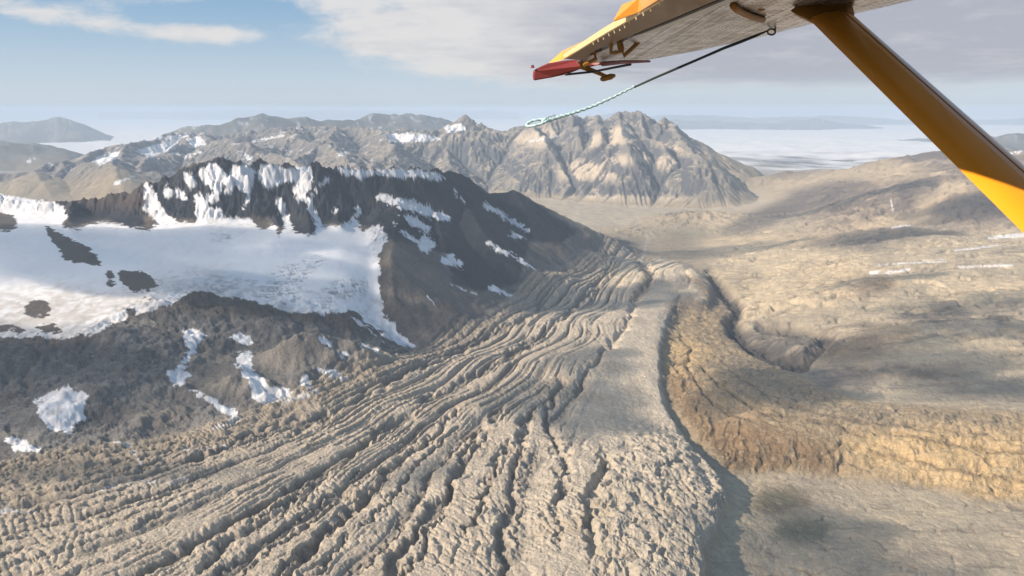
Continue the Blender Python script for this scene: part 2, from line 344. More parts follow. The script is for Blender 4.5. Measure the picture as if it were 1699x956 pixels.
# ---- middle range
def spur(*p): return list(p)
L2 = [
 ([D(1330, 300, 16800), D(1290, 292, 17200), D(1245, 287, 17500), D(1205, 280, 17800), D(1188, 276, 18000), D(1172, 266, 18300), D(1153, 250, 18600), D(1133, 226, 18900), D(1116, 210, 19200), D(1100, 199, 19400), D(1085, 202, 19600), D(1065, 188, 19800), D(1032, 189, 20300), D(1015, 195, 20800),
   D(993, 190, 21200), D(972, 199, 21200), D(955, 194, 21000), D(938, 195, 21000), D(913, 192, 20800), D(880, 204, 20600), D(851, 214, 20500), D(831, 218, 20400), D(806, 210, 20400), D(781, 204, 20400), D(765, 193, 20500), D(740, 206, 20400), D(724, 214, 20300),
   D(690, 222, 20000), D(640, 216, 20500), D(600, 212, 21000), D(560, 207, 21500), D(500, 208, 22000), D(450, 214, 21500), D(400, 224, 21000), D(330, 224, 20500), D(260, 230, 19500), D(200, 242, 18500), D(130, 262, 16500), D(60, 280, 15000), D(-100, 290, 14500), D(-300, 285, 15000)], .66, 3000),
 ([D(280, 221, 27000), D(300, 211, 27000), D(360, 209, 27000), D(400, 196, 27500), D(435, 186, 28000), D(480, 196, 28500), D(505, 191, 29000), D(530, 199, 29500), D(585, 199, 30000), D(625, 186, 31000), D(650, 189, 31000), D(685, 186, 32000), D(725, 196, 33000), D(760, 204, 33500)], .45, 9000),
 ([D(330, 224, 20500), D(400, 240, 16500), D(450, 255, 15500), D(490, 270, 14500)], .5, 4000),
 ([D(450, 214, 21500), D(560, 250, 17000), D(600, 270, 15500)], .45, 4000),
 ([D(200, 242, 18500), D(190, 265, 15500), D(210, 290, 13500)], .35, 5000),
 ([D(330, 224, 20500), D(270, 255, 17000), D(170, 300, 14000)], .55, 3000), ([D(560, 207, 21500), D(530, 243, 18000), D(440, 285, 15000)], .55, 3000), ([D(640, 216, 20500), D(655, 246, 17800), D(600, 290, 15300)], .6, 3000),
 ([D(130, 262, 16500), D(80, 300, 14200)], .5, 3000), ([D(400, 224, 21000), D(345, 262, 17500), D(300, 300, 15000)], .55, 3000), ([D(500, 208, 22000), D(470, 240, 19000), D(400, 262, 17000)], .5, 3000),
 ([D(60, 280, 15000), D(90, 300, 13500)], .35, 5000),
 ([D(765, 193, 20500), Z(800, 232, 720), Z(845, 262, 380), Z(890, 295, 50), Z(935, 322, -230)], .7, 5000),
 ([D(765, 193, 20500), Z(740, 235, 700), Z(750, 270, 350)], .7, 5000),
 ([D(690, 222, 20000), Z(665, 255, 480), Z(680, 285, 200)], .6, 5000),
 ([D(880, 204, 20600), Z(905, 238, 760), Z(925, 262, 470), Z(945, 300, 60), Z(950, 320, -220)], .75, 5000),
 ([D(955, 194, 21000), Z(958, 228, 880), Z(985, 255, 560), Z(1005, 295, 120), Z(1015, 322, -240)], .75, 5000),
 ([D(1065, 188, 19800), Z(1072, 230, 840), Z(1085, 262, 470), Z(1088, 300, 80), Z(1098, 326, -250)], .75, 5000),
 ([D(1072, 232, 18000), Z(1110, 255, 600), Z(1135, 285, 280), Z(1150, 320, -200)], .7, 5000),
 ([D(1116, 210, 19200), Z(1160, 262, 560), Z(1195, 295, 150), Z(1225, 318, -220)], .7, 5000),
 ([D(1032, 189, 20300), Z(1030, 225, 950), Z(1040, 260, 560), Z(1045, 300, 80)], .75, 5000),
 ([D(993, 190, 21200), Z(1000, 228, 900)], .8, 5000)]
D2 = (-15200, 7600, 13300, 24800, 29.0)
X2, Y2 = grid(*D2)
b2 = np.full(X2.shape, -300.0) + fbm(X2 / 2500, Y2 / 2500, 4, 9) * 30
wb = fbm(X2 / 2600, Y2 / 2600, 4, 11) * 380; wb2 = fbm(X2 / 2600, Y2 / 2600, 4, 12) * 380
r2 = ridge_field(X2, Y2, L2, wb * .55, wb2 * .55)
k = 45.0; m = np.maximum(b2, r2); z2 = m + k * np.log(np.exp((b2 - m) / k) + np.exp((r2 - m) / k))
hi2 = sstep(z2 - b2, 60, 400)
z2 = z2 + (fbm(X2 / 1100, Y2 / 1100, 6, 15) * 200) * hi2
z2 = erode(z2, D2[4], 16, .040, 1.0)
cv2 = blur(z2, 4.0) - z2
D3 = (-20000, 3000, 22500, 37000, 90.0); X3, Y3 = grid(*D3)
z3 = np.maximum(-300 + 0 * X3, ridge_field(X3, Y3, [L2[0], L2[1]], fbm(X3 / 2600, Y3 / 2600, 4, 11) * 210, fbm(X3 / 2600, Y3 / 2600, 4, 12) * 210)); z3 = z3 + fbm(X3 / 1100, Y3 / 1100, 5, 16) * 170 * sstep(z3, -250, 100); z3 = erode(z3, D3[4], 8, .03, .9)
print('middle eroded', time.time() - T0)

# ------------------------------------------------------------------ the polar grid: fine inside the view, coarse elsewhere
NA = 1250
ain = np.linspace(R(-37), R(37), NA)
step = ain[1] - ain[0]; out = []; a = ain[-1]; s = step
while a < math.pi - .02:
    s = min(s * 1.18, .09); a += s
    if a < math.pi: out.append(a)
AZ = np.concatenate([-np.array(out)[::-1], ain, np.array(out)])
rr = [60.0]
while rr[-1] < 1750: rr.append(rr[-1] * 1.09)
while rr[-1] < 3600: rr.append(rr[-1] * (1 + 1.15 / 796 * 1.25))
while rr[-1] < 11500: rr.append(rr[-1] * (1 + 1.15 / 796 * 1.5))
while rr[-1] < 14500: rr.append(rr[-1] * (1 + 1.15 / 796 * 1.8))
while rr[-1] < 24000: rr.append(rr[-1] * (1 + 1.15 / 796 * 1.0))
while rr[-1] < 34000: rr.append(rr[-1] * 1.006)
while rr[-1] < 260000: rr.append(rr[-1] * 1.02)
RR = np.array(rr); nr, na = len(RR), len(AZ)
A, Q = np.meshgrid(AZ, RR); X = Q * np.sin(A); Y = Q * np.cos(A)
print('grid', nr, na, nr * na)
# base evaluated on a coarser index grid then interpolated
ri = np.unique(np.concatenate([np.arange(0, nr, 4), [nr - 1]])); ai = np.unique(np.concatenate([np.arange(0, na, 4), [na - 1]]))
Bc = BASE(X[np.ix_(ri, ai)], Y[np.ix_(ri, ai)])
tmp = np.empty((len(ri), na))
for i in range(len(ri)): tmp[i] = np.interp(np.arange(na), ai, Bc[i])
B = np.empty((nr, na))
for j in range(na): B[:, j] = np.interp(np.arange(nr), ri, tmp[:, j])
fade = sstep(Q, 17500, 21000); B = B * (1 - fade) + (-330 + fbm(X / 4200, Y / 3000, 5, 47) * 110) * fade
side = sstep(np.abs(A), R(42), R(60)); wild = fbm(X / 6000, Y / 6000, 5, 41) * 900 + 50
wild = np.minimum(wild, 900); B = B * (1 - side) + wild * side * sstep(Q, 1500, 5000)
PX, PY = to_px(X, Y, B)
# sample domain 1 & 2
def edgew(X, Y, D, mg):
    return sstep(np.minimum(np.minimum(X - D[0], D[1] - X), np.minimum(Y - D[2], D[3] - Y)), 0, mg)
zz1 = bilin(z1, (X - D1[0]) / D1[4], (Y - D1[2]) / D1[4]); w1 = edgew(X, Y, D1, 700)
Zt = B * (1 - w1) + zz1 * w1
zz2 = bilin(z2, (X - D2[0]) / D2[4], (Y - D2[2]) / D2[4]); w2 = edgew(X, Y, D2, 1300)
hills_r = sstep(X, 3300, 5200) * sstep(Y, 12000, 13000)
zz3 = bilin(z3, (X - D3[0]) / D3[4], (Y - D3[2]) / D3[4]); w3 = edgew(X, Y, D3, 1200) * sstep(Y, 22500, 24500)
Zt = np.where(zz3 > Zt, Zt * (1 - w3) + zz3 * w3, Zt)
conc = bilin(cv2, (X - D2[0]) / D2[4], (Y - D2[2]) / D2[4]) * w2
k2 = np.where(zz2 > Zt, w2, w2 * (1 - hills_r) * sstep(Y, 13500, 15500))
Zt = Zt * (1 - k2) + zz2 * k2
print('sampled', time.time() - T0)
# ---------------- detail
mount = np.clip(sstep(Y, 14000, 15500) * sstep(Zt, -270, -150) * (1 - hills_r) , 0, 1)
ridge_m = w1 * sstep(zz1 - B, 15, 70)
gwx = fbm(X / 220, Y / 220, 4, 44) * np.clip(3.5e4 / np.maximum(Q, 1), 3, 11)
gle = GL.at(PX + gwx, PY + gwx * .5) * (Y < 9500) * (1 - side)
gl = gl_sharp.at(PX + gwx, PY + gwx * .5) * (Y < 9500) * (1 - side); glw = GL.at(PX, PY) * (Y < 9500) * (1 - side)
orm = OR.at(PX, PY) * (Y < 9000) * (1 - side)
near = (Q < 26000)
# rocky detail on mountains and ridge
Zt += mount * ((ridged(X / 420 + fbm(X / 900, Y / 900, 2, 52) * .8, Y / 900, 5, 51) - .5) * 85 + (ridged(X / 130 + fbm(X / 300, Y / 300, 2, 54) * .6, Y / 330, 4, 53) - .5) * 40 * sstep(Zt, -200, 300) + (ridged(X / 420, Y / 500, 5, 59, .6) - .5) * 130 * sstep(Zt, 650, 1150)) * near
rk = sstep(PY, 470, 400) * sstep(PX, 760, 700)
Zt += ridge_m * ((ridged(X / 130, Y / 130, 5, 55) - .5) * (10 + 30 * rk) + (ridged(X / 210, Y / 260, 4, 21, .6) - .5) * 95 * rk * sstep(Zt, 640, 860) + (ridged(X / 62 + fbm(X / 160, Y / 160, 2, 50) * .8, Y / 210, 4, 49, .6) - .5) * 46 * rk + fbm(X / 200, Y / 200, 4, 58) * 22 + fbm(X / 40, Y / 40, 3, 57) * (2 + 4 * rk))
# glacier flow lines ------------------------------------------------------------
flow = {0: [(-200, 800), (0, 768), (150, 745), (330, 718), (480, 665), (640, 600), (760, 548), (880, 490), (985, 437)],
        2: [(-200, 905), (0, 868), (200, 815), (400, 745), (560, 680), (700, 615), (830, 545), (930, 492), (1012, 437)],
        3: [(0, 915), (200, 860), (400, 785), (580, 710), (720, 640), (850, 565), (955, 500), (1022, 445)],
        4: [(0, 1010), (150, 956), (330, 865), (500, 770), (650, 680), (790, 600), (900, 535), (985, 480), (1033, 440)],
        5: [(200, 1010), (290, 956), (440, 860), (580, 770), (700, 690), (820, 615), (925, 545), (1000, 490), (1042, 445)],
        6: [(350, 1010), (430, 956), (560, 850), (650, 760), (760, 670), (870, 595), (955, 540), (1020, 490), (1052, 450)],
        7: [(590, 1010), (630, 956), (710, 840), (790, 730), (860, 660), (920, 620), (1000, 555), (1042, 500), (1065, 455)],
        8: [(800, 1010), (820, 956), (855, 850), (885, 750), (930, 680), (975, 600), (1020, 540), (1055, 495), (1078, 455)],
        9: [(990, 1010), (985, 956), (980, 870), (1000, 770), (1010, 680), (1030, 600), (1060, 540), (1080, 490), (1095, 455)],
        10: [(1160, 1010), (1165, 956), (1205, 840), (1180, 770), (1105, 690), (1095, 600), (1110, 530), (1135, 490), (1150, 465)]}
fp, fv = [], []
for v, pts in flow.items():
    for p in pts:
        zq = -30.0
        for _ in range(14):                                # meet the ice surface along this bearing
            q = P_z(p[0], p[1], zq); zq += .6 * (float(BASE(q[0], q[1])) + 30 - zq)
        fp.append(q[:2]); fv.append(v)
VF = TPS(fp, fv, 8e-3)
gm = np.argwhere(glw > .004); gi, gj = gm[:, 0], gm[:, 1]
xg, yg = X[gi, gj], Y[gi, gj]
vg = VF(xg, yg)
pxg, pyg = PX[gi, gj], PY[gi, gj]
pit = PIT.at(pxg, pyg); smo = SMOOTH.at(pxg, pyg); edge = gle[gi, gj]
yq = np.where(yg < 3500, yg, 3500 + (yg - 3500) * .42); xq = xg
n1 = fbm(xq / 330, yq / 330, 3, 61); n2 = fbm(xq / 95, yq / 95, 3, 62) * (1 - .45 * sstep(yg, 4000, 7000)); n3 = fbm(xq / 45, yq / 45, 2, 63)
fwp = sstep(yg, 2700, 4600); N1, N2, N3 = n1, n2, n3
n1 = N1 * (1 - .85 * fwp); n2 = N2 * (1 - .9 * fwp); n3 = N3 * (1 - .9 * fwp)
# integrate line density so that stripes stay continuous
vv = np.linspace(-2, 12, 400); dd = np.interp(vv, [0, 3, 6, 8, 10], [4.0, 3.5, 3.0, 2.2, 1.8]); cum = np.cumsum(dd) * (vv[1] - vv[0])
zig = (ridged(xg / 70, yg / 70, 3, 24, .6) - .5) * (1 - .8 * fwp)
ph = np.interp(vg, vv, cum) + n1 * .42 + n2 * .26 + n3 * .09 + zig * .34
def furrow(p, w):
    """0 on the backs, 1 at the bottom of a furrow; the sunny and the shady wall differ in steepness"""
    f = p - np.floor(p) - .5
    return np.where(f < 0, np.exp(-(-f / w) ** 1.5), np.exp(-(f / (w * .8)) ** 1.3))
def crack(p, w, w2):
    """crisp-edged trench: plates on both sides end abruptly, the floor is narrow"""
    f = p - np.floor(p) - .5
    t = np.clip(1 - np.where(f < 0, -f / w, f / w2), 0, 1)
    return t ** .8
def rnd(i, k): return np.abs(np.sin(i * 12.9898 + k) * 43758.5453) % 1.0
idn = np.floor(ph); per = .35 + 1.1 * rnd(idn, 4.1)
brk = sstep(fbm(xg / 420 + 7, yg / 420, 3, 65) + zig * .5, -.22, .10)
wv = np.clip(.15 + n2 * .10 + fbm(xg / 200, yg / 200, 2, 43) * .10, .05, .34); wv2 = np.clip(.13 + n3 * .10 + fbm(xg / 150, yg / 150, 2, 42) * .10, .04, .30)
F1 = crack(ph, wv, wv2) * per * brk
fw = sstep(yg, 3600, 5200)
phf = np.interp(vg, vv, cum) / 2.1 + n1 * .14 + n2 * .07 + .2
F1 = F1 * (1 - fw) + crack(phf, wv * .9, wv2 * .9) * (.6 + .8 * rnd(np.floor(phf), 6.1)) * sstep(fbm(xg / 500, yq / 300, 2, 33), -.45, .0) * fw
ph2 = np.interp(vg, vv, cum) * 2.35 + n1 * .9 + n2 * .40 + n3 * .10 + 3.3
brk2 = sstep(fbm(xg / 300 + 3, yg / 300, 3, 66), -.10, .22)
F2 = crack(ph2, wv * 1.2, wv2 * 1.2) * (.4 + .9 * rnd(np.floor(ph2), 2.7)) * brk2 * (1 - .9 * fw)
phb = np.interp(vg, vv, cum) / 3.4 + n1 * .16 + n2 * .07 + n3 * .015 + .3
FB = furrow(phb, .12) * (.5 + .8 * rnd(np.floor(phb), 9.2)) * sstep(fbm(xg / 900 + 3, yg / 900, 2, 67), -.5, 0)
leftm = sstep(vg, 3.2, .3)
dep = np.interp(pyg, [430, 520, 620, 760, 956], [26, 27, 27, 29, 27])
hg = -dep * .92 * F1 - dep * .45 * F2 - 36 * FB * (1 - pit * .5)
tilt = ((ph + .5) % 1.0) * brk * 11 * rnd(np.floor(ph + .5), 1.3)
hg = (hg + tilt) * (1 - .95 * smo) * (1 - .55 * pit)
FUR = Mask()
for l, a_, b_ in [([(1060, 436), (1084, 460), (1076, 478), (1056, 502), (1040, 545), (1005, 588), (975, 622), (955, 660)], 13, 9), ([(1010, 450), (975, 500), (900, 560), (845, 598), (770, 640), (700, 672)], 8, 10), ([(1008, 780), (1000, 805), (980, 840), (975, 880), (985, 930), (1005, 990)], 15, 20),
                  ([(880, 700), (862, 760), (850, 800), (852, 840), (832, 890), (838, 960), (820, 1020)], 8, 16), ([(835, 690), (790, 730), (768, 770), (742, 835), (700, 880), (660, 940), (640, 1010)], 10, 20), ([(760, 690), (715, 740), (650, 790), (610, 840), (545, 890), (490, 956), (460, 1010)], 8, 17),
                  ([(700, 690), (640, 720), (560, 785), (480, 850), (400, 900), (330, 956)], 7, 12), ([(930, 640), (905, 700), (925, 760), (945, 800), (930, 850)], 8, 9), ([(560, 780), (420, 860), (250, 956)], 5, 9), ([(900, 520), (820, 560), (720, 610), (600, 670), (480, 730)], 6, 9), ([(500, 700), (330, 765), (150, 800)], 6, 6)]: FUR.line(l, a_, b_)
FUR.soft(2.6); fur = FUR.at(pxg + N2 * 11 + N3 * 7 + zig * 8, pyg + N2 * 7) * sstep(fbm(xg / 160, yg / 220, 3, 22), -.62, -.2)
hg -= fur * np.interp(pyg, [430, 560, 956], [38, 34, 36])
s1 = 1 - np.clip(F1 + FB + fur, 0, 1); n1, n2, n3 = N1, N2, N3
# cross crevasses and hummocks
cr = ridged(xg / 70, yg / 70, 3, 68); crb = sstep(fbm(xg / 500, yg / 500, 2, 70), -.1, .35)
tr = np.clip(.22 - np.abs(pnoise(xg / 42 + yg / 60, (yg - xg) / 130 + n2 * .5, 77)), 0, 1) / .22
hg -= tr * crb * 7 * (1 - smo)
hg += (cr - .5) * (2.0 + 11 * leftm)
hg += (ridged(xg / 26, yg / 26, 4, 69, .65) - .55) * 5.5 * (1 - .5 * smo) + n2 * 5
ser = ridged(vg * 11 + n2 * 1.2, (yg - xg * .5) / 95 + n1, 5, 48, .62) - .6
hg += ser * 12 * sstep(fbm(xg / 420, yg / 420, 3, 46), -.35, .25) * (1 - smo) * (1 - pit)
pn = pnoise(xg / 60 + n2 * .6, yg / 75 + n3 * .2, 71); pnb = pnoise(xg / 33 + n2 * .5, yg / 40, 78); pn2 = pnoise(xg / 17, yg / 17, 72)
hg += pit * ((ridged(xg / 80 + n2 * .6, yg / 170, 6, 79, .62) - .55) * 40 - sstep(pn, .15, .30) * 13 + pn2 * 2.0 + fbm(xg / 240, yg / 240, 2, 73) * 16)
hg += smo * (np.sin((yg * .92 + xg * .3) / 11 + n2 * 5 + n1 * 8) * .8 + pn2 * .9 + n2 * 3)
hg += leftm * (fbm(xg / 60, yg / 60, 4, 75) * 18)
ghost = np.zeros_like(B); ghost[gi, gj] = hg
thick = np.zeros_like(B)
thick[gi, gj] = sstep(edge, .05, .8) * np.interp(vg, [0, 1.2, 8, 9.6], [4, 30, 40, 62]) * np.interp(vg, [-1, 0], [0, 1])
Zt += ghost * np.clip(glw * 1.4, 0, 1) + thick
VG = np.full(B.shape, -1.0); VG[gi, gj] = vg
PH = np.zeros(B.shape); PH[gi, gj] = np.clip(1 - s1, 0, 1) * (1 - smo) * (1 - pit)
# left rubble between glacier and snowfield
MO = Mask().poly([(-420, 530), (0, 560), (60, 560), (130, 555), (200, 515), (290, 480), (340, 465), (420, 500), (520, 500), (600, 530), (690, 575), (760, 560), (850, 500), (960, 440), (985, 438), (900, 490), (760, 560), (640, 606), (500, 664), (330, 724), (120, 748), (0, 772), (-420, 870)]).soft(8)
mo = MO.at(PX, PY) * (Y < 9800) * (1 - side)
mi = np.argwhere(mo > .01); a_, b_ = mi[:, 0], mi[:, 1]; xm, ym = X[a_, b_], Y[a_, b_]
vm = VF(xm, ym); fx_ = sstep(PX[a_, b_], 560, 680)
mf = furrow(vm * 1.3 + fbm(xm / 400, ym / 900, 3, 84) * .3, .3) * -18 + furrow(vm * 3.1 + fbm(xm / 300, ym / 600, 3, 85) * .4, .3) * -7 + (ridged(xm / 70, ym / 110, 4, 32, .6) - .5) * 18 + fbm(xm / 40, ym / 40, 3, 86) * 5
mr = (ridged(xm / 45, ym / 45, 4, 41, .6) - .5) * 16 + (ridged(xm / 300 + fbm(xm / 200, ym / 200, 2, 80), ym / 150, 5, 81) - .5) * 62 + fbm(xm / 46, ym / 46, 4, 82) * 13 + (ridged(xm / 80, ym / 60, 3, 83) - .5) * 16
t_ = np.zeros_like(B); t_[a_, b_] = (mr * .62 * (1 - fx_) + mf * fx_) * mo[a_, b_]; Zt += t_ * (1 - ridge_m * .6)
# ochre ridge relief: ribs falling down the face, folds along the top
oi = np.argwhere(orm > .01); a_, b_ = oi[:, 0], oi[:, 1]; xo, yo = X[a_, b_], Y[a_, b_]
w_ = fbm(xo / 150, yo / 150, 3, 90)
pyo = PY[a_, b_]; pxo = PX[a_, b_]
FACE = Mask().poly([(1098, 610), (1125, 600), (1190, 700), (1290, 725), (1390, 745), (1420, 800), (1215, 792), (1150, 735)]).soft(14).at(pxo, pyo)
fold = -furrow(yo / 95 + xo / 800 + w_ * .9 + fbm(xo / 500, yo / 300, 2, 94) * .8, .22) * 17 * sstep(fbm(xo / 300, yo / 200, 2, 89), -.3, .2)
CRS = Mask()
for l in [[(1138, 605), (1152, 628), (1168, 650), (1185, 672), (1215, 690), (1250, 700)], [(1165, 610), (1195, 640), (1225, 662), (1262, 685), (1320, 692), (1390, 706), (1425, 722)], [(1225, 625), (1300, 668), (1370, 690), (1450, 702), (1560, 712), (1640, 722)], [(1235, 722), (1238, 750), (1236, 778)], [(1280, 740), (1276, 765), (1290, 785)], [(1440, 752), (1500, 760), (1560, 778), (1640, 792), (1699, 800)], [(1480, 720), (1540, 732), (1620, 745), (1699, 752)], [(1400, 735), (1370, 755), (1345, 785)], [(1130, 560), (1146, 575), (1140, 600), (1120, 612)]]: CRS.line(l, 5, 4)
CRS.soft(1.5); crs = CRS.at(pxo + w_ * 9, pyo + w_ * 6); fold = -crs * 20 + fbm(xo / 700, yo / 260, 3, 34) * 18 * 0
fold = fold - furrow(yo / 95 + xo / 800 + w_ * .9 + fbm(xo / 500, yo / 300, 2, 94) * .8, .22) * 17 * sstep(fbm(xo / 300, yo / 200, 2, 89), -.3, .2)
top = fold + fbm(xo / 260, yo / 120, 4, 91) * 26 + (ridged(xo / 90 + w_, yo / 110, 3, 92) - .5) * 13 + fbm(xo / 30, yo / 30, 3, 93) * 2.5
lob = sstep(pxo, 1380, 1500) * ((ridged(xo / 130 + w_, yo / 95, 3, 88) - .5) * 26)
top = top + (ridged(xo / 60 + w_, yo / 48 + w_, 4, 40, .6) - .5) * 13
rib = (ridged(xo / 85 - yo / 260 + w_ * .8, yo / 420, 4, 87) - .5) * 40 - furrow(xo / 260 - yo / 300 + w_ * .8, .12) * 22
top = top * (1 - FACE * .8) + rib * FACE + lob
t_ = np.zeros_like(B); t_[a_, b_] = (top + 8) * orm[a_, b_]; Zt += t_ * (1 - gl * .9)
Zt -= 0
# plateau on the right: long low swales, small gullies
chn = sstep(ridged(X / 620 + fbm(X / 300, Y / 300, 3, 36) * .5, Y / 300 + fbm(X / 260, Y / 260, 3, 37) * .5, 3, 35), .90, .97) * (1 - side)
pl = (1 - side) * sstep(PX, 1120, 1240) * (1 - gl) * (1 - orm) * (Y < 12500)
far_pl = sstep(PY, 640, 560); nb0 = fbm(X / 400, Y / 400, 3, 38)
Zt += pl * far_pl * (fbm(X / 1500, Y / 600, 4, 95) * 75 - np.clip(ridged(X / 1300 + fbm(X / 600, Y / 400, 3, 94) * .9, Y / 380 + fbm(X / 500, Y / 500, 2, 93) * .5, 4, 96) - .62, 0, 1) * 110 + fbm(X / 120, Y / 90, 4, 97) * 6)
lns = ridged(X / 1500 + nb0 * .25, Y / 170 + fbm(X / 700, Y / 500, 3, 29) * 1.3, 4, 30, .55)
Zt += pl * far_pl * (lns - .5) * 22 + pl * far_pl * (ridged(X / 230 + nb0, Y / 140, 5, 27, .6) - .5) * 17
Zt -= pl * chn * 9
Zt += pl * (ridged(X / 75 + nb0, Y / 45, 4, 39, .6) - .5) * 4.5
Zt += pl * (1 - far_pl) * (fbm(X / 350, Y / 350, 4, 98) * 14 - np.clip(ridged(X / 260 + fbm(X / 150, Y / 150, 2, 92) * .6, Y / 200, 4, 100) - .66, 0, 1) * 22 + fbm(X / 40, Y / 40, 3, 99) * 2.0)
CAN = Mask().line([(1180, 455), (1195, 480), (1225, 505), (1215, 540), (1245, 570), (1290, 590), (1330, 600)], 15, 30).soft(3.5)
CAN2 = Mask().line([(1330, 598), (1380, 560), (1340, 545), (1260, 540)], 20, 8).soft(3.5)
cwx = fbm(X / 130, Y / 130, 4, 102) * 9; can = np.clip(CAN.at(PX + cwx, PY + cwx * .7) + CAN2.at(PX + cwx, PY + cwx * .5) * .8, 0, 1) * (1 - side) * (Y < 9000)
Zt -= can * (50 + ridged(X / 90, Y / 90, 4, 101) * 45)
# right hills
hr = (1 - side) * sstep(X, 1500, 3500) * sstep(Y, 8600, 9600) * (1 - sstep(Q, 23000, 26000)) * sstep(B, -150, 100)
Zt += hr * (fbm(X / 1700 + .3, Y / 1100, 5, 105) * 150 + (ridged(X / 600 + fbm(X / 900, Y / 900, 2, 107), Y / 600, 5, 106) - .55) * 95 )
# valley beyond the snout: hummocks and a rocky knoll
va = sstep(Y, 9500, 10500) * (1 - sstep(Y, 15500, 17500)) * sstep(X, -1500, 200) * (1 - sstep(X, 3600, 5000))
kn = np.exp(-(((X - 2900) / 850) ** 2 + ((Y - 12600) / 900) ** 2)); kn2 = np.exp(-(((X - 1700) / 500) ** 2 + ((Y - 11800) / 500) ** 2))
Zt += va * (fbm(X / 900, Y / 900, 3, 110) * 30 + fbm(X / 250, Y / 250, 3, 113) * 5 + kn * (110 + ridged(X / 260, Y / 260, 4, 111) * 110) + kn2 * (ridged(X / 200, Y / 200, 4, 112)) * 60)
Zt += near * fbm(X / (Q * .012 + 20), Y / (Q * .012 + 20), 2, 115) * (Q * .00035) * (1 - smo.mean() * 0)
# far hills rising out of the cloud sea
def far_range(pts, dist, wid, seed, amp):
    """crest given as (px, py) at a distance; width front to back in metres"""
    global Zt
    px = np.array([p[0] for p in pts], float); ang = np.arctan((px - 849.5) / FPX)
    o = np.argsort(ang); zc = np.array([H - (p[1] - HOR) / FPX * dist for p in pts])[o]
    cz = np.interp(A, ang[o], zc, left=-600, right=-600) + fbm(X / 1800, Y / 1800, 4, seed + 2) * amp * .5
    t = np.abs(Q * np.cos(A) - dist - fbm(X / wid, Y / wid, 3, seed) * wid * .5) / wid
    pr = np.clip(1 - t, 0, 1)
    zf = -500 + (cz + 500) * pr ** .8 + (ridged(X / (wid * .5), Y / (wid * .5), 4, seed) - .8) * amp * sstep(pr, 0, .3)
    Zt = np.where((pr > 0) & (cz > -590), np.maximum(Zt, zf), Zt)
far_range([(-400, 200), (-100, 192), (0, 205), (40, 198), (75, 196), (110, 192), (140, 199), (165, 207), (185, 217), (215, 232)], 44000, 7000, 121, 260)
far_range([(-400, 225), (0, 226), (60, 232), (120, 240), (150, 252)], 24000, 5000, 127, 200)
far_range([(460, 236), (480, 229), (520, 226), (560, 225), (620, 223)], 38000, 3500, 122, 80)
far_range([(930, 206), (970, 195), (1015, 184), (1050, 191), (1120, 189), (1180, 190), (1240, 193), (1300, 192), (1390, 190), (1460, 195), (1560, 199), (1640, 196), (1720, 194), (2000, 190)], 90000, 12000, 123, 260)
far_range([(1090, 196), (1130, 197), (1200, 199), (1260, 203), (1300, 197), (1350, 196), (1400, 203), (1440, 209), (1480, 213)], 68000, 6000, 124, 200)
far_range([(1450, 236), (1480, 229), (1530, 226), (1600, 224), (1750, 220), (2000, 215)], 42000, 5000, 125, 120)
far_range([(1560, 240), (1620, 226), (1660, 220), (1699, 222), (1800, 212)], 27000, 4000, 126, 220)
far_range([(180, 186), (400, 182.5), (600, 183), (820, 184), (860, 186)], 140000, 15000, 128, 150)
print('detail', time.time() - T0)

# ------------------------------------------------------------------ ground colour (albedo), with some sun and shade painted in
PX, PY = to_px(X, Y, Zt)
dzr = np.gradient(Zt, axis=0) / np.gradient(Q, axis=0); dza = np.gradient(Zt, axis=1) / (np.gradient(A, axis=1) * Q)
slope = np.hypot(dzr, dza)
wn = fbm(X / 90, Y / 90, 4, 131); wn2 = fbm(X / 90, Y / 90, 4, 132)
wpx = np.clip(6e4 / Q, 2.0, 12)
qx, qy = PX + wn * wpx, PY + wn2 * wpx * .6
nb = fbm(X / 1400, Y / 1400, 5, 133); nm = fbm(X / 300, Y / 300, 5, 134); nf = fbm(X / 60, Y / 60, 4, 135)
C = np.empty(X.shape + (3,), np.float32)
def setc(m, c):
    m = np.clip(m, 0, 1)[..., None].astype(np.float32); global C
    C = C * (1 - m) + np.array(c, np.float32) * m
C[:] = (.27, .225, .165)
cream = (.42, .345, .26); grey = (.17, .155, .145); dark = (.045, .047, .055); brown = (.15, .115, .09); ochre = (.47, .31, .14); snowc = (.80, .80, .82)
setc(sstep(nb + nm * .5, -.2, .5) * .6, (.36, .29, .20)); setc(pl * .8, (.375, .32, .245)); setc(pl * sstep(ridged(X / 500 + nm * .6, Y / 260 + nb * .4, 5, 147), .80, .93) * .5, (.15, .125, .10))
setc(sstep(nm, .1, .5) * .35, (.17, .145, .115))
# right plateau tones
fl = fbm(X / 900, Y / 160, 5, 136)
setc(pl * sstep(fl + nf * .3, .12, .6) * .45, (.18, .155, .13))
setc(pl * sstep(-fl, .1, .5) * .6, (.47, .385, .27))
PLD = Mask()
for e in [(1420, 400, 90, 20), (1490, 395, 60, 16), (1545, 520, 70, 17), (1650, 525, 30, 10), (1320, 575, 80, 22), (1260, 570, 50, 22), (1450, 620, 120, 14), (1230, 470, 30, 20), (1640, 650, 90, 8), (1600, 570, 40, 6), (1390, 640, 60, 9), (1250, 445, 30, 10), (1340, 440, 40, 7), (1290, 835, 40, 14), (1440, 540, 40, 8)]:
    PLD.ell(*e)
PLD.soft(9); setc(sstep(PLD.at(qx, qy) + nf * .35 + nm * .4, .1, 1.15) * pl * .95, (.085, .082, .085))
PLB = Mask().ell(1400, 470, 90, 22).ell(1440, 575, 90, 22, rot=-12).ell(1290, 830, 60, 20).ell(1560, 620, 60, 8).soft(9); setc(PLB.at(qx, qy) * pl * .75, (.17, .12, .085))
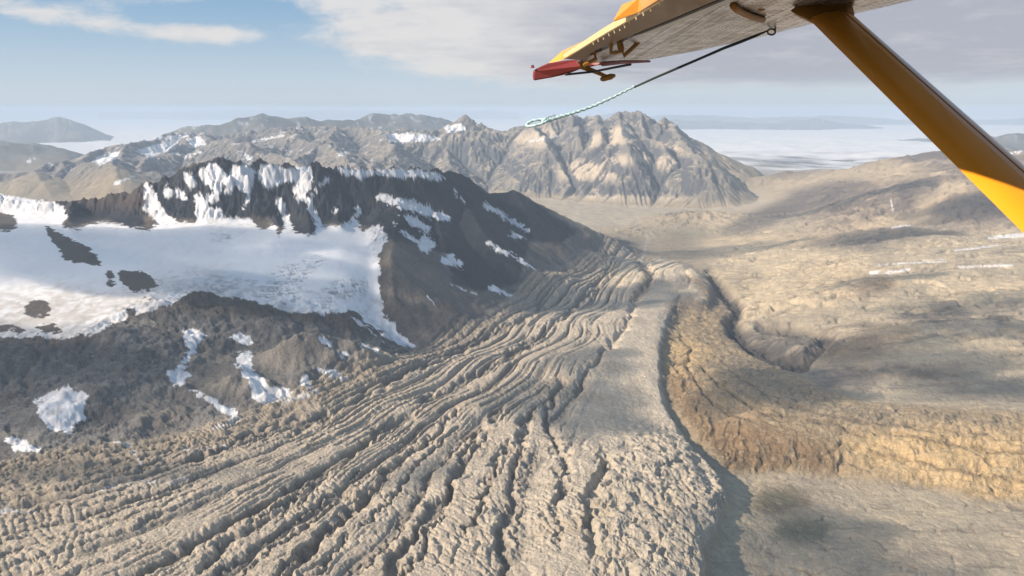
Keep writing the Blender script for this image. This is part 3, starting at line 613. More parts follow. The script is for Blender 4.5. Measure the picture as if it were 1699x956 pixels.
PLT_LIT = Mask().poly([(1150, 425), (1300, 412), (1440, 418), (1450, 450), (1400, 500), (1330, 520), (1260, 530), (1215, 545), (1225, 500), (1200, 470)]).poly([(1450, 405), (1699, 375), (1800, 380), (1699, 395), (1500, 420)]).poly([(1500, 470), (1699, 455), (1800, 490), (1600, 500)]).poly([(1200, 790), (1270, 810), (1240, 870), (1210, 930), (1170, 930)]).poly([(1450, 560), (1699, 575), (1699, 600), (1480, 585)]).soft(12); setc(PLT_LIT.at(qx, qy) * (.75 + nf * .4 + nm * .3) * pl, (.50, .405, .28))  # pale ground, with sunlit plateau patches put into the colour
GRN = Mask().ell(1290, 830, 45, 18).ell(1330, 880, 50, 22).ell(1150, 387, 60, 5).soft(8); setc(GRN.at(qx, qy) * .8, (.115, .12, .085))
# right hills
setc(hr * .75, (.225, .175, .14)); setc(hr * sstep(slope, .22, .45) * .75, (.12, .10, .095)); setc(hr * sstep(nm + nb, .05, .6) * .7, (.44, .35, .25))
setc(pl * chn * .55, (.13, .105, .085)); setc(pl * far_pl * sstep(lns, .50, .25) * .5, (.17, .135, .105)); setc(pl * far_pl * sstep(lns, .72, .92) * .45, (.52, .43, .31))
HC = Mask().poly([(1150, 360), (1290, 300), (1400, 278), (1470, 268), (1520, 276), (1560, 290), (1480, 300), (1400, 305), (1330, 320), (1250, 350), (1180, 385)]).poly([(1150, 395), (1400, 375), (1500, 360), (1580, 345), (1660, 340), (1600, 362), (1450, 385), (1300, 400), (1180, 412)]).poly([(1560, 300), (1620, 295), (1600, 315), (1555, 325)]).poly([(1500, 330), (1560, 322), (1620, 305), (1640, 312), (1580, 335), (1530, 345)]).soft(7)
HD = Mask().poly([(1190, 385), (1250, 350), (1330, 320), (1390, 312), (1400, 325), (1330, 350), (1280, 375), (1230, 388)]).poly([(1300, 320), (1380, 300), (1450, 300), (1430, 315), (1350, 330)]).poly([(1480, 262), (1540, 250), (1600, 250), (1600, 262), (1540, 268)]).poly([(1485, 335), (1495, 305), (1515, 298), (1528, 310), (1520, 335), (1500, 352)]).poly([(1545, 345), (1580, 325), (1650, 318), (1720, 330), (1720, 358), (1600, 366), (1540, 362)]).soft(5)
hq = np.clip(hr + pl * sstep(Y, 8500, 9500) + (X > 1200) * (Y > 9000) * (Y < 17500) * (1 - mount), 0, 1)
setc(hq * HC.at(qx, qy) * .85, (.43, .345, .24)); setc(hq * HD.at(qx, qy) * .75, (.105, .09, .088))
# valley floor
vf = sstep(Y, 9300, 10200) * (1 - sstep(slope, .15, .4)) * sstep(-Zt, 120, 230); setc(vf * .75 * sstep(Y, 11000, 13000), (.47, .40, .31))
setc(vf * sstep(nm, 0, .4) * .4, (.22, .20, .16))
# brown foot of the ridge and canyon
setc(can, (.06, .055, .055))
RB = Mask().poly([(655, 395), (700, 390), (760, 330), (830, 320), (960, 380), (1060, 400), (1070, 425), (985, 438), (900, 490), (760, 560), (690, 578), (650, 550), (635, 470)]).soft(8)
rb = RB.at(qx, qy) * (Y < 11500); setc(rb, (.145, .128, .115)); setc(rb * sstep(nm, .0, .35) * .6, (.085, .08, .08)); setc(rb * sstep(-nm, .05, .4) * .45, (.24, .19, .15))
# moraine
setc(mo, (.175, .170, .166)); setc(mo * sstep(slope, .35, .8) * .6, (.08, .08, .083)); setc(mo * sstep(nm + nf * .5, 0, .45) * .6, (.065, .062, .065)); setc(mo * sstep(-nf - nm * .4, .1, .5) * .6, (.27, .25, .23))
HL = Mask().ell(365, 625, 60, 45).ell(470, 590, 60, 38).ell(560, 585, 60, 25).ell(270, 680, 60, 32).soft(10); setc(HL.at(qx, qy) * .7 * (Y < 8000), (.20, .18, .16))
# mountains
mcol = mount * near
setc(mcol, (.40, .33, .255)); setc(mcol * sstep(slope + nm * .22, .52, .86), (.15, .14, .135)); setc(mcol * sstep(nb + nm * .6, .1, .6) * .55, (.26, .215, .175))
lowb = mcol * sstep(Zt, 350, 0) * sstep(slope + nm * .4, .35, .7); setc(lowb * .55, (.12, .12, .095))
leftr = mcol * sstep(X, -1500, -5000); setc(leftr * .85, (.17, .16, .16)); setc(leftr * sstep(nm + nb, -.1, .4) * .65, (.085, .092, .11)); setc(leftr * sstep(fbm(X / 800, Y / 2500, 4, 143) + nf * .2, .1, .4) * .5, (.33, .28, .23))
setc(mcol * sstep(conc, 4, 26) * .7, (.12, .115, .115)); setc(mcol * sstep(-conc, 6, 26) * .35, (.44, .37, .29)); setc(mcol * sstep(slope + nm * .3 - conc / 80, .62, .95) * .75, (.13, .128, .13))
MRK_SHADE = Mask()
for p in [[(935, 222), (950, 200), (958, 196), (985, 222), (975, 240), (940, 238)], [(1030, 192), (1065, 188), (1085, 200), (1100, 200), (1150, 250), (1110, 240), (1090, 228), (1072, 220), (1055, 225), (1060, 205), (1045, 200), (1010, 215), (1012, 200)], [(1055, 242), (1073, 232), (1090, 245), (1120, 255), (1060, 255)],
          [(925, 258), (960, 250), (975, 252), (1000, 262), (1050, 285), (1040, 300), (1010, 285), (960, 262), (930, 268)], [(985, 245), (1025, 242), (1020, 260), (990, 262)], [(1125, 260), (1160, 262), (1200, 285), (1200, 310), (1150, 328), (1120, 300), (1115, 275)], [(930, 300), (1000, 305), (1050, 312), (1110, 318), (1100, 330), (1040, 325), (940, 325)],
          [(745, 205), (765, 193), (785, 205), (790, 220), (760, 215)], [(800, 232), (850, 262), (900, 300), (940, 325), (880, 320), (830, 280), (790, 262), (700, 268), (690, 255)], [(630, 215), (700, 208), (720, 218), (640, 226)], [(1030, 285), (1060, 270), (1090, 290), (1085, 325), (1050, 320)]]: MRK_SHADE.poly(p)  # dark rock, plus the massif's shaded right flank painted in
MRK_SHADE.soft(3.5); MPL = Mask()
for p in [[(965, 232), (1050, 200), (1062, 202), (1050, 232), (1010, 245), (975, 245)], [(1085, 232), (1120, 235), (1145, 258), (1120, 252)], [(850, 225), (930, 205), (940, 212), (900, 245), (860, 240)], [(925, 272), (985, 262), (1030, 285), (1020, 300), (930, 298)], [(1000, 262), (1060, 255), (1120, 262), (1115, 285), (1060, 268), (1010, 280)], [(900, 330), (1000, 320), (1200, 335), (1240, 315), (1200, 345), (950, 350)]]: MPL.poly(p)
MPL.soft(4); mw_ = mcol * (Y > 15000)
vs = ridged(X / 170 + nm * .5, Y / 800, 4, 145, .6) - .6
setc(mw_ * MPL.at(qx, qy) * .8, (.56, .46, .35)); setc(mw_ * sstep(MRK_SHADE.at(qx, qy) * .75 - vs * .8 + nm * .3 + conc / 60 + (slope - .7) * .5, .28, .60) * .9, (.075, .08, .095)); setc(mw_ * sstep(vs, .08, .3) * .35, (.50, .42, .32))
farm = sstep(Q, 24000, 27000); setc(farm, (.10, .105, .10)); setc(farm * sstep(nb + nm * .5, -.1, .4) * .65, (.25, .225, .20)); setc(farm * sstep(ridged(X / 900, Y / 1400, 4, 20), .80, .93) * sstep(Zt, 300, 700) * .7, (.62, .62, .64))
# dark ridge
DK = Mask().poly([(-420, 300), (0, 318), (60, 330), (200, 318), (300, 278), (362, 258), (523, 264), (745, 278), (850, 310), (905, 345), (960, 385), (930, 405), (880, 400), (860, 470), (800, 485), (755, 470), (740, 420), (690, 405), (650, 400), (600, 375), (540, 372), (515, 392), (460, 380), (440, 360), (345, 368), (250, 362), (200, 345), (110, 345), (0, 350), (-420, 360)]).poly([(110, 335), (205, 330), (250, 372), (222, 384), (175, 365), (120, 378), (105, 355)])
DK.soft(2.5); dk = DK.at(qx, qy) * (Y < 11500) * (Y > 4000); setc(dk, (.028, .032, .042)); setc(dk * sstep(nm, .15, .5) * .4, (.062, .060, .062)); 
RBR = Mask().poly([(90, 335), (245, 305), (255, 350), (200, 345), (130, 345)]).soft(6); setc(RBR.at(qx, qy) * .5 * (Y < 9000), (.12, .085, .07))
# glacier debris cover
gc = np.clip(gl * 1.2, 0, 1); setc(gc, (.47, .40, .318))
setc(gc * sstep(nf + nm * .6, .0, .6) * .4, (.29, .255, .21)); setc(gc * sstep(VG, 2.8, .4) * .62, (.20, .168, .135)); setc(gc * sstep(PH, .2, .8) * .75, (.15, .138, .128))  # furrows darkened last: their shade is put into the debris colour
setc(gc * sstep(VG, 7.0, 9.0) * sstep(VG, 11, 10) * .45, (.44, .39, .32)); setc(gc * PIT.at(PX, PY) * .35, (.42, .375, .31))
SN0 = Mask().poly([(985, 437), (1040, 427), (1070, 437), (1110, 432), (1170, 470), (1130, 490), (1060, 470), (1000, 462), (900, 520), (800, 565), (700, 600), (690, 580), (830, 520)]).soft(12); setc(gc * SN0.at(qx, qy) * .45, (.22, .195, .165))
setc(gc * sstep(nm + nb * .5, .15, .5) * .35, (.30, .24, .17))
SNO = Mask().poly([(1030, 432), (1048, 427), (1056, 445), (1078, 460), (1050, 472), (1020, 478), (1008, 492), (1018, 462)]).poly([(1068, 432), (1090, 430), (1150, 445), (1165, 458), (1120, 458), (1080, 452)]).poly([(985, 446), (1008, 434), (1014, 442), (990, 452)]).soft(2.5); setc(gc * SNO.at(qx, qy), (.56, .47, .35))
RUB = Mask().poly([(1060, 438), (1084, 462), (1076, 480), (1052, 505), (1040, 500), (1068, 465)]).poly([(1110, 500), (1150, 495), (1180, 500), (1195, 540), (1215, 570), (1180, 560), (1140, 560), (1120, 590), (1100, 640), (1095, 580), (1112, 530)]).poly([(1130, 455), (1170, 465), (1200, 500), (1215, 545), (1190, 530), (1170, 490)]).soft(4); ru = RUB.at(qx, qy) * (Y < 9500); setc(ru * .8, (.11, .09, .075)); setc(ru * sstep(nf, .0, .4) * .7, (.36, .24, .13))
# ochre ridge
xo0, yo0 = X, Y
setc(orm * (1 - gl), (.30, .235, .155)); setc(orm * (1 - gl) * sstep(nf + nm * .5, -.1, .4) * .6, (.24, .175, .11))
ORD = Mask().poly([(1095, 600), (1120, 590), (1180, 690), (1300, 710), (1380, 740), (1400, 790), (1300, 782), (1215, 786), (1150, 725), (1105, 660)]).soft(14); setc(orm * ORD.at(qx, qy) * .85 * (1 - gl), (.19, .125, .07))
ORB = Mask().poly([(1400, 760), (1380, 735), (1460, 715), (1560, 700), (1760, 705), (1760, 850), (1560, 815)]).poly([(1100, 560), (1140, 555), (1170, 600), (1130, 610), (1095, 640)]).soft(14); setc(orm * ORB.at(qx, qy) * .85 * (1 - gl), (.50, .36, .195)); setc(orm * sstep(ridged(xo0 / 110, yo0 / 70, 4, 23, .6), .72, .9) * .4 * (1 - gl), (.50, .42, .30))
CRA = CRS.at(qx, qy); setc(orm * CRA * .7 * (1 - gl), (.09, .065, .045))
ORG = Mask().poly([(1190, 570), (1260, 600), (1400, 670), (1700, 690), (1700, 715), (1450, 705), (1300, 680), (1200, 620)]).soft(12); setc(orm * ORG.at(qx, qy) * .7 * (1 - gl), (.27, .225, .17))
# ---------------- snow
US = Mask().poly([(-420, 330), (0, 320), (245, 300), (500, 300), (640, 380), (640, 500), (690, 576), (500, 530), (250, 520), (110, 570), (-420, 570)]).soft(6)
us = US.at(PX, PY) * (Y < 9000) * (1 - side) * (1 - dk); setc(us, (.10, .088, .08)); setc(us * sstep(nf, 0, .4) * .5, (.06, .058, .06))
SNW = Mask()
SNW.poly([(-420, 335), (0, 322), (45, 330), (80, 334), (105, 345), (110, 362), (100, 378), (125, 380), (170, 368), (210, 376), (250, 384), (262, 370), (250, 358), (235, 345), (245, 333), (258, 345), (300, 370), (330, 368), (345, 368), (355, 342), (345, 330), (352, 318), (358, 330), (352, 365), (380, 362), (420, 365), (432, 384), (455, 372), (462, 395), (480, 370), (486, 385), (515, 394), (530, 378), (590, 370), (600, 385), (628, 372), (635, 400),
          (628, 440), (632, 500), (640, 535), (690, 574), (655, 568), (620, 545), (590, 515), (530, 520), (480, 515), (420, 500), (330, 480), (300, 495), (255, 515), (200, 530), (170, 548), (110, 560), (0, 560), (-420, 530)])
for p in [[(75, 372), (95, 385), (150, 412), (170, 440), (130, 438), (105, 430), (92, 405), (82, 395)], [(-60, 350), (-10, 348), (25, 360), (30, 372), (15, 385), (-10, 380), (-60, 375)],
          [(200, 445), (240, 452), (262, 470), (250, 485), (215, 482), (198, 465)]]: SNW.poly(p, 0)
for e in [(63, 514, 24, 15), (183, 455, 9, 8), (185, 470, 7, 5), (240, 495, 9, 3), (80, 545, 24, 6), (10, 545, 30, 5), (215, 520, 8, 8)]: SNW.ell(*e, v=0)
# chutes and patches on the dark face
for p in [[(330, 282), (352, 268), (372, 285), (380, 300), (368, 315), (360, 330), (350, 310), (332, 295)], [(385, 275), (400, 275), (405, 295), (392, 310), (380, 300)], [(405, 275), (425, 285), (420, 300), (415, 320), (400, 315), (395, 290)], [(432, 272), (470, 280), (500, 277), (520, 278), (505, 300), (480, 300), (462, 305), (448, 310), (440, 308), (430, 300)],
          [(505, 282), (518, 280), (515, 310), (505, 330), (495, 335), (488, 318), (492, 300)], [(245, 310), (258, 322), (250, 335), (240, 325)], [(275, 308), (290, 316), (280, 328), (268, 322)], [(300, 285), (318, 292), (325, 310), (312, 312)], [(295, 312), (310, 325), (315, 332), (300, 330), (290, 318)], [(325, 322), (333, 320), (350, 348), (372, 350), (345, 372), (330, 365), (322, 340)],
          [(555, 278), (600, 283), (620, 290), (605, 296), (570, 288)], [(600, 283), (700, 282), (720, 288), (740, 296), (735, 300), (700, 294), (640, 292)], [(610, 320), (640, 326), (690, 335), (740, 358), (756, 366), (735, 366), (690, 352), (665, 345), (640, 335)], [(660, 352), (690, 362), (715, 380), (720, 386), (700, 382), (675, 368)], [(705, 390), (722, 398), (718, 415), (705, 420), (695, 408)],
          [(730, 422), (760, 440), (745, 440), (732, 432)]]: SNW.poly(p)
for l, a_, b_ in [([(462, 330), (470, 350), (476, 370), (480, 395)], 6, 12), ([(508, 330), (520, 350), (530, 380)], 5, 8), ([(415, 310), (407, 340), (405, 350)], 8, 3), ([(378, 320), (388, 300)], 5, 3), ([(240, 305), (255, 330), (275, 360), (290, 375)], 6, 8), ([(595, 345), (588, 365), (600, 390), (612, 405)], 6, 8), ([(625, 380), (640, 395)], 10, 8),
                  ([(753, 312), (770, 338)], 4, 2), ([(803, 340), (830, 355), (880, 385)], 8, 4), ([(848, 388), (870, 396)], 7, 3), ([(808, 402), (850, 425), (895, 450)], 7, 3), ([(745, 425), (775, 450)], 7, 3), ([(812, 478), (850, 492)], 7, 5), ([(650, 370), (680, 395), (700, 400)], 4, 3), ([(706, 490), (725, 510)], 3, 2), ([(560, 345), (548, 355)], 5, 3), ([(540, 300), (525, 315), (515, 335)], 5, 3), ([(745, 470), (790, 490)], 3, 2)]:
    SNW.line(l, a_, b_)
# snow in the rubble below
for p in [[(305, 550), (330, 545), (340, 560), (325, 580), (308, 575)], [(60, 665), (105, 640), (140, 650), (145, 690), (115, 720), (80, 712), (62, 690)], [(272, 625), (300, 600), (315, 610), (305, 640), (285, 640)], [(390, 590), (415, 582), (418, 610), (445, 640), (520, 655), (480, 668), (430, 670), (405, 625)], [(520, 610), (560, 615), (580, 632), (545, 628)], [(385, 558), (415, 555), (418, 570), (395, 568)],
          [(530, 560), (555, 565), (552, 575), (530, 568)], [(560, 583), (585, 592), (580, 600), (562, 592)], [(500, 628), (515, 625), (520, 645), (505, 650)], [(625, 520), (650, 535), (662, 560), (700, 576), (655, 572), (630, 545)], [(5, 725), (40, 730), (70, 745), (60, 752), (20, 745)]]: SNW.poly(p)
for l, a_, b_ in [([(310, 645), (340, 658), (370, 680), (395, 690)], 6, 12), ([(395, 690), (375, 705), (350, 712)], 12, 5), ([(320, 580), (300, 605), (285, 630)], 6, 10), ([(440, 665), (480, 655), (530, 655)], 10, 4), ([(600, 570), (630, 585)], 5, 4), ([(190, 735), (220, 742), (232, 770)], 5, 3), ([(585, 528), (612, 548), (640, 570)], 4, 3), ([(0, 848), (60, 848)], 5, 2), ([(150, 812), (260, 800), (310, 795)], 4, 2), ([(300, 745), (380, 742)], 4, 2)]: SNW.line(l, a_, b_)
for l, a_, b_ in [([(1450, 440), (1500, 437), (1570, 434)], 3, 2), ([(1445, 453), (1490, 451), (1508, 447)], 6, 3), ([(1585, 416), (1660, 407)], 3, 2), ([(1590, 443), (1680, 440)], 3, 3), ([(1640, 395), (1699, 390)], 4, 8), ([(1480, 378), (1510, 374)], 3, 3), ([(1478, 332), (1482, 350)], 2, 2)]: SNW.line(l, a_, b_)
# snow on the mid range
for p in [[(150, 268), (170, 258), (200, 250), (195, 262), (165, 275)], [(310, 232), (330, 225), (345, 240), (320, 245)], [(640, 222), (700, 222), (740, 232), (680, 236), (645, 235)], [(735, 210), (765, 205), (775, 215), (745, 222)], [(225, 250), (300, 228), (290, 245), (250, 262)], [(400, 250), (420, 262), (412, 268)]]: SNW.poly(p)
for l, a_, b_ in [([(150, 240), (230, 232), (310, 225)], 3, 5), ([(100, 290), (120, 278)], 4, 3), ([(190, 305), (225, 292)], 5, 3), ([(40, 270), (60, 262)], 3, 2), ([(560, 258), (590, 248)], 5, 3), ([(880, 235), (930, 225)], 4, 2), ([(1655, 260), (1699, 250)], 5, 3), ([(305, 262), (340, 250)], 4, 3), ([(420, 235), (470, 225)], 3, 4)]: SNW.line(l, a_, b_)
SNW.soft(.8)
inner0 = Mask().poly([(-420, 350), (0, 350), (95, 390), (330, 380), (600, 385), (625, 440), (580, 480), (420, 460), (300, 440), (180, 480), (0, 500), (-420, 500)]).soft(12).at(qx, qy)
SNB = Mask(); SNB.a = blur(SNW.a, 3.2)
str_ = ridged(X / 52 + fbm(X / 120, Y / 120, 2, 141) * 1.2 + Zt / 210, Y / 150, 5, 142, .65) - .62
sn = SNW.at(qx + wn2 * wpx * .5, qy + wn * wpx * .4); sb = SNB.at(qx, qy); bandw = np.clip(sb * (1 - sb) * 4, 0, 1); nfine = fbm(X / 22, Y / 22, 3, 28)
sn = sstep(sn * .45 + sb * .6 + (nf * .8 + nm * .4 + nfine * .5) * (.12 + .88 * bandw) * np.where(inner0 > .3, .8, 1) + (nf * .55 + nm * .35 + nfine * .3) * (Y < 5200) * (inner0 < .05) * (PY > 530), .42, .60) * (1 - side)
snd = sstep(SNB.at(qx, qy) * 1.25 - str_ * 1.1 + nf * .35, .40, .60); sn = sn * (1 - dk) + snd * dk * (1 - side); snp = SNW.at(PX + wn * 2, PY + wn2 * .8); sn = np.where(pl > .3, sstep(snp + nf * .25, .35, .65) * (1 - side), sn)
hs = mcol * sstep(Zt + nm * 200, 250, 600) * sstep(slope, .9, .45) * sstep(X, 0, -3500) * sstep(ridged(X / 420 + nm * .8, Y / 1100, 4, 144), .76, .9)
sn = sn * np.where(pl > .3, 1, sstep(SNB.at(PX, PY) + SNB.at(qx, qy), .05, .3))
sn = np.maximum(sn, hs * .9)
sn *= np.clip(1 - gc * .6, 0, 1)
inner = Mask().poly([(30, 345), (95, 390), (330, 380), (600, 385), (625, 440), (560, 480), (420, 460), (300, 440), (180, 480), (0, 500), (-420, 500), (-420, 350)]).soft(18).at(qx, qy)
setc(sn * np.where(pl > .3, .7, 1), (.66, .665, .69)); setc(sn * sstep(fbm(X / 60, Y / 420, 4, 146) + nf * .3, .15, .5) * .35, (.46, .44, .43)); setc(sn * sstep(-slope + nf * .1, -.75, -1.1) * .4, (.5, .5, .53)); setc(sn * inner * (Y < 9000) * .5, (.86, .865, .88))
DIRTY = Mask().poly([(-420, 470), (0, 480), (100, 470), (200, 490), (330, 450), (380, 470), (420, 500), (330, 480), (255, 515), (170, 548), (110, 560), (0, 560), (-420, 560)]).soft(16); setc(sn * DIRTY.at(qx, qy) * sstep(nm + nf, -.6, .4) * .8, (.42, .38, .345)); setc(sn * (inner < .4) * sstep(ridged(X / 120 + nm, Y / 300, 4, 19), .70, .9) * .5, (.33, .31, .30))
# crevassed ice falls
ICE = Mask().poly([(320, 478), (345, 460), (385, 458), (405, 465), (395, 482), (350, 486)]).poly([(410, 500), (440, 470), (475, 440), (520, 425), (555, 428), (520, 445), (500, 480), (495, 505), (450, 508)]).poly([(520, 505), (540, 475), (580, 460), (610, 465), (605, 490), (560, 500), (540, 520)]).poly([(345, 385), (380, 382), (390, 395), (360, 402)]).soft(4)
ice = ICE.at(qx, qy) * (Y < 8000) * (1 - side); st = sstep(ridged((X * .9 + Y * .45) / 150 + nm * .4, (Y * .85 - X * .45) / 34 + nm * .9, 3, 26, .5), .62, .80) * sstep(nf + nm, -.55, .1)
setc(ice * st * .8, (.21, .24, .26))
Zt -= ice * st * 10 - ice * fbm(X / 45, Y / 45, 3, 25) * 5
# river
RV = Mask().line([(1064, 436), (1070, 415), (1072, 402), (1085, 392)], 3.4, 1.5).soft(.8); setc(RV.at(PX, PY) * (Y < 14000) * .6, (.36, .37, .38))
C *= (1 + nf[..., None] * .16 * (1 - .75 * sn[..., None]) + nm[..., None] * .10 * (1 - .8 * sn[..., None])).astype(np.float32)
C = np.clip(C, .02, .9)
print('colours', time.time() - T0)

# ------------------------------------------------------------------ materials
def new_mat(name):
    m = bpy.data.materials.new(name); m.use_nodes = True
    n = NT(m.node_tree); return m, n, m.node_tree.nodes['Principled BSDF']
def ground_mat():
    m, n, b = new_mat('ground_surface')
    at = n.new('ShaderNodeAttribute', _attribute_name='albedo', _attribute_type='GEOMETRY')
    geo = n.new('ShaderNodeNewGeometry'); pos = geo.outputs['Position']
    f1 = n.noise(pos, .045, 6, .65); f2 = n.noise(pos, .25, 3, .6); f3 = n.noise(pos, .006, 5, .6)
    amp = n.math('SUBTRACT', 1.0, at.outputs['Alpha'])            # alpha holds the snow cover
    f4 = n.noise(pos, .09, 6, .7)
    v = n.math('ADD', n.math('MULTIPLY', n.math('SUBTRACT', f1, .5), .8), n.math('ADD', n.math('MULTIPLY', n.math('SUBTRACT', f4, .5), .95), n.math('MULTIPLY', n.math('SUBTRACT', f3, .5), .55)))
    v = n.math('ADD', 1.0, n.math('MULTIPLY', v, n.math('ADD', n.math('MULTIPLY', amp, .85), .08)))
    hs = n.new('ShaderNodeVectorMath', _operation='SCALE'); n.l.new(at.outputs['Color'], hs.inputs[0]); n.l.new(v, hs.inputs['Scale'])
    n.l.new(hs.outputs[0], b.inputs['Base Color'])
    b.inputs['Roughness'].default_value = .92; b.inputs['Specular IOR Level'].default_value = .15
    bp = n.new('ShaderNodeBump'); bp.inputs['Distance'].default_value = 11.0
    n.l.new(n.math('ADD', n.math('MULTIPLY', amp, .75), .12), bp.inputs['Strength'])
    n.l.new(n.math('ADD', f1, n.math('ADD', n.math('MULTIPLY', f2, .16), n.math('MULTIPLY', f4, .6))), bp.inputs['Height']); n.l.new(bp.outputs[0], b.inputs['Normal'])
    return m
GM = ground_mat()
# ------------------------------------------------------------------ split the sheet into named pieces
reg = np.zeros((nr - 1, na - 1), np.int8)          # 0 = valley ground
c = lambda f: f[:-1, :-1]
front = c(np.abs(A)) < R(45)
reg[(c(Q) > 34500)] = 6
reg[front & (c(Q) <= 34500) & (c(Y) > 15200) & (c(Zt) > -255) & (c(hills_r) < .5)] = 4
reg[front & (c(hr) > .4)] = 5
reg[front & (c(pl) > .5) & (c(hr) <= .4) & (c(Y) < 12500)] = 3
reg[front & (c(ridge_m) > .35) & (c(X) < 2300)] = 2
reg[front & (c(mo) > .5) & (reg == 0)] = 8
reg[front & (c(orm) > .5)] = 7
reg[front & (c(sn) > .6) & (c(Y) < 8200) & (c(X) < 0) & (c(inner) > .25)] = 9
reg[front & (c(gl) > .5)] = 1
info = {0: ('valley_ground', 'sandy brown valley floor and lowland around the glacier'), 1: ('glacier', 'furrowed cream and grey debris covered glacier fanning down the valley'), 2: ('rocky_ridge', 'dark snow streaked rock ridge left of the glacier'),
        3: ('plateau', 'pale tan ash plateau right of the glacier with dark patches'), 4: ('mountain_range', 'cream and grey mountain range behind the valley'), 5: ('brown_hills', 'brown and tan rolling hills behind the plateau on the right'),
        6: ('distant_hills', 'blue hazy hills far off above the cloud sea'), 7: ('ochre_moraine', 'golden ochre moraine ridge curving right from the glacier'), 8: ('dark_moraine', 'dark brown broken rubble between snowfield and glacier'), 9: ('snowfield', 'smooth white snow basin below the dark ridge')}
vid = np.arange(nr * na).reshape(nr, na)
CO = np.stack([X, Y, Zt], -1).reshape(-1, 3).astype(np.float32)
smooth_cover = np.maximum(sn, pl * .3)
CA = np.concatenate([C, smooth_cover[..., None].astype(np.float32)], -1).reshape(-1, 4)
quad = np.stack([vid[:-1, :-1], vid[:-1, 1:], vid[1:, 1:], vid[1:, :-1]], -1)[..., ::-1]
def mesh_from(name, co, faces, mats, smooth=True):
    me = bpy.data.meshes.new(name); nv, nf_ = len(co), len(faces); kk = faces.shape[1]
    me.vertices.add(nv); me.vertices.foreach_set('co', co.astype(np.float32).ravel())
    me.loops.add(nf_ * kk); me.loops.foreach_set('vertex_index', faces.astype(np.int32).ravel())
    me.polygons.add(nf_); me.polygons.foreach_set('loop_start', (np.arange(nf_) * kk).astype(np.int32)); me.polygons.foreach_set('loop_total', np.full(nf_, kk, np.int32))
    me.polygons.foreach_set('use_smooth', np.full(nf_, smooth, bool))
    me.update(calc_edges=True); me.materials.append(mats); return me
for r_, (nm_, lab) in info.items():
    fs = quad[reg == r_]
    if not len(fs): continue
    u, inv = np.unique(fs.ravel(), return_inverse=True)
    me = mesh_from(nm_, CO[u], inv.reshape(-1, 4), GM)
    at = me.attributes.new('albedo', 'FLOAT_COLOR', 'POINT'); at.data.foreach_set('color', CA[u].ravel())
    o = bpy.data.objects.new(nm_, me); COL.objects.link(o); o['kind'] = 'structure'; o['label'] = lab
    print(nm_, len(fs))
print('meshes', time.time() - T0)
# ------------------------------------------------------------------ cloud sea filling the lowlands
def cloud_sea():
    r = [15500.0]
    while r[-1] < 250000: r.append(r[-1] * (1.0055 if r[-1] < 60000 else 1.02))
    r = np.array(r); az_ = np.concatenate([np.linspace(-math.pi, R(-38), 60)[:-1], np.linspace(R(-38), R(38), 620), np.linspace(R(38), math.pi, 60)[1:]])
    a, q = np.meshgrid(az_, r); x = q * np.sin(a); y = q * np.cos(a)
    n = fbm(x / 5200, y / 3300, 5, 201) * 190 + ridged(x / 2400, y / 1300, 4, 202) * 60 + fbm(x / 800, y / 500, 4, 203) * 34
    lim = sstep(y + fbm(x / 7000, y / 5000, 3, 207) * 9000, 19000, 38000); z = -150 + 45 * sstep(q, 30000, 45000) + n * (1 - .7 * sstep(q, 30000, 90000)) - (1 - lim) * 60
    idx = np.arange(a.size).reshape(a.shape); f = np.stack([idx[:-1, :-1], idx[:-1, 1:], idx[1:, 1:], idx[1:, :-1]], -1)[..., ::-1].reshape(-1, 4)
    m, nn, b = new_mat('cloud_top'); b.inputs['Base Color'].default_value = (.68, .68, .70, 1); b.inputs['Roughness'].default_value = 1; b.inputs['Specular IOR Level'].default_value = 0
    tr = nn.new('ShaderNodeBsdfTransparent'); mx = nn.new('ShaderNodeMixShader'); at = nn.new('ShaderNodeAttribute', _attribute_name='cover', _attribute_type='GEOMETRY')
    nn.l.new(at.outputs['Fac'], mx.inputs[0]); nn.l.new(tr.outputs[0], mx.inputs[1]); nn.l.new(b.outputs[0], mx.inputs[2]); nn.l.new(mx.outputs[0], m.node_tree.nodes['Material Output'].inputs['Surface'])
    me = mesh_from('cloud_sea', np.stack([x, y, z], -1).reshape(-1, 3), f, m)
    cv = sstep(lim + fbm(x / 2600, y / 1300, 5, 208) * .7 + .38, .15, 1.0) * sstep(y, 18500, 23500) * .97; aa = me.attributes.new('cover', 'FLOAT', 'POINT'); aa.data.foreach_set('value', cv.ravel().astype(np.float32))
    o = bpy.data.objects.new('cloud_sea', me); COL.objects.link(o); o['kind'] = 'structure'; o['label'] = 'white layer of low cloud filling the lowlands to the horizon'
cloud_sea()
# ------------------------------------------------------------------ haze
def haze():
    x0, x1, y0, y1, z0, z1_ = -262000, 262000, -262000, 262000, float(Zt.min()) - 30, 1720.0
    v = np.array([(x, y, z) for z in (z0, z1_) for y in (y0, y1) for x in (x0, x1)], float)
    f = np.array([(0, 2, 3, 1), (4, 5, 7, 6), (0, 1, 5, 4), (2, 6, 7, 3), (0, 4, 6, 2), (1, 3, 7, 5)])
    m = bpy.data.materials.new('haze_air'); m.use_nodes = True; t = m.node_tree; t.nodes.remove(t.nodes['Principled BSDF'])
    pv = t.nodes.new('ShaderNodeVolumePrincipled'); pv.inputs['Color'].default_value = (.56, .68, .83, 1); pv.inputs['Density'].default_value = 2.15e-5; pv.inputs['Anisotropy'].default_value = 0.0
    t.links.new(pv.outputs[0], t.nodes['Material Output'].inputs['Volume'])
    o = bpy.data.objects.new('haze', mesh_from('haze', v, f, m, False)); COL.objects.link(o); o['kind'] = 'stuff'; o['label'] = 'pale blue haze in the air over the whole valley'
haze()
print('air', time.time() - T0)

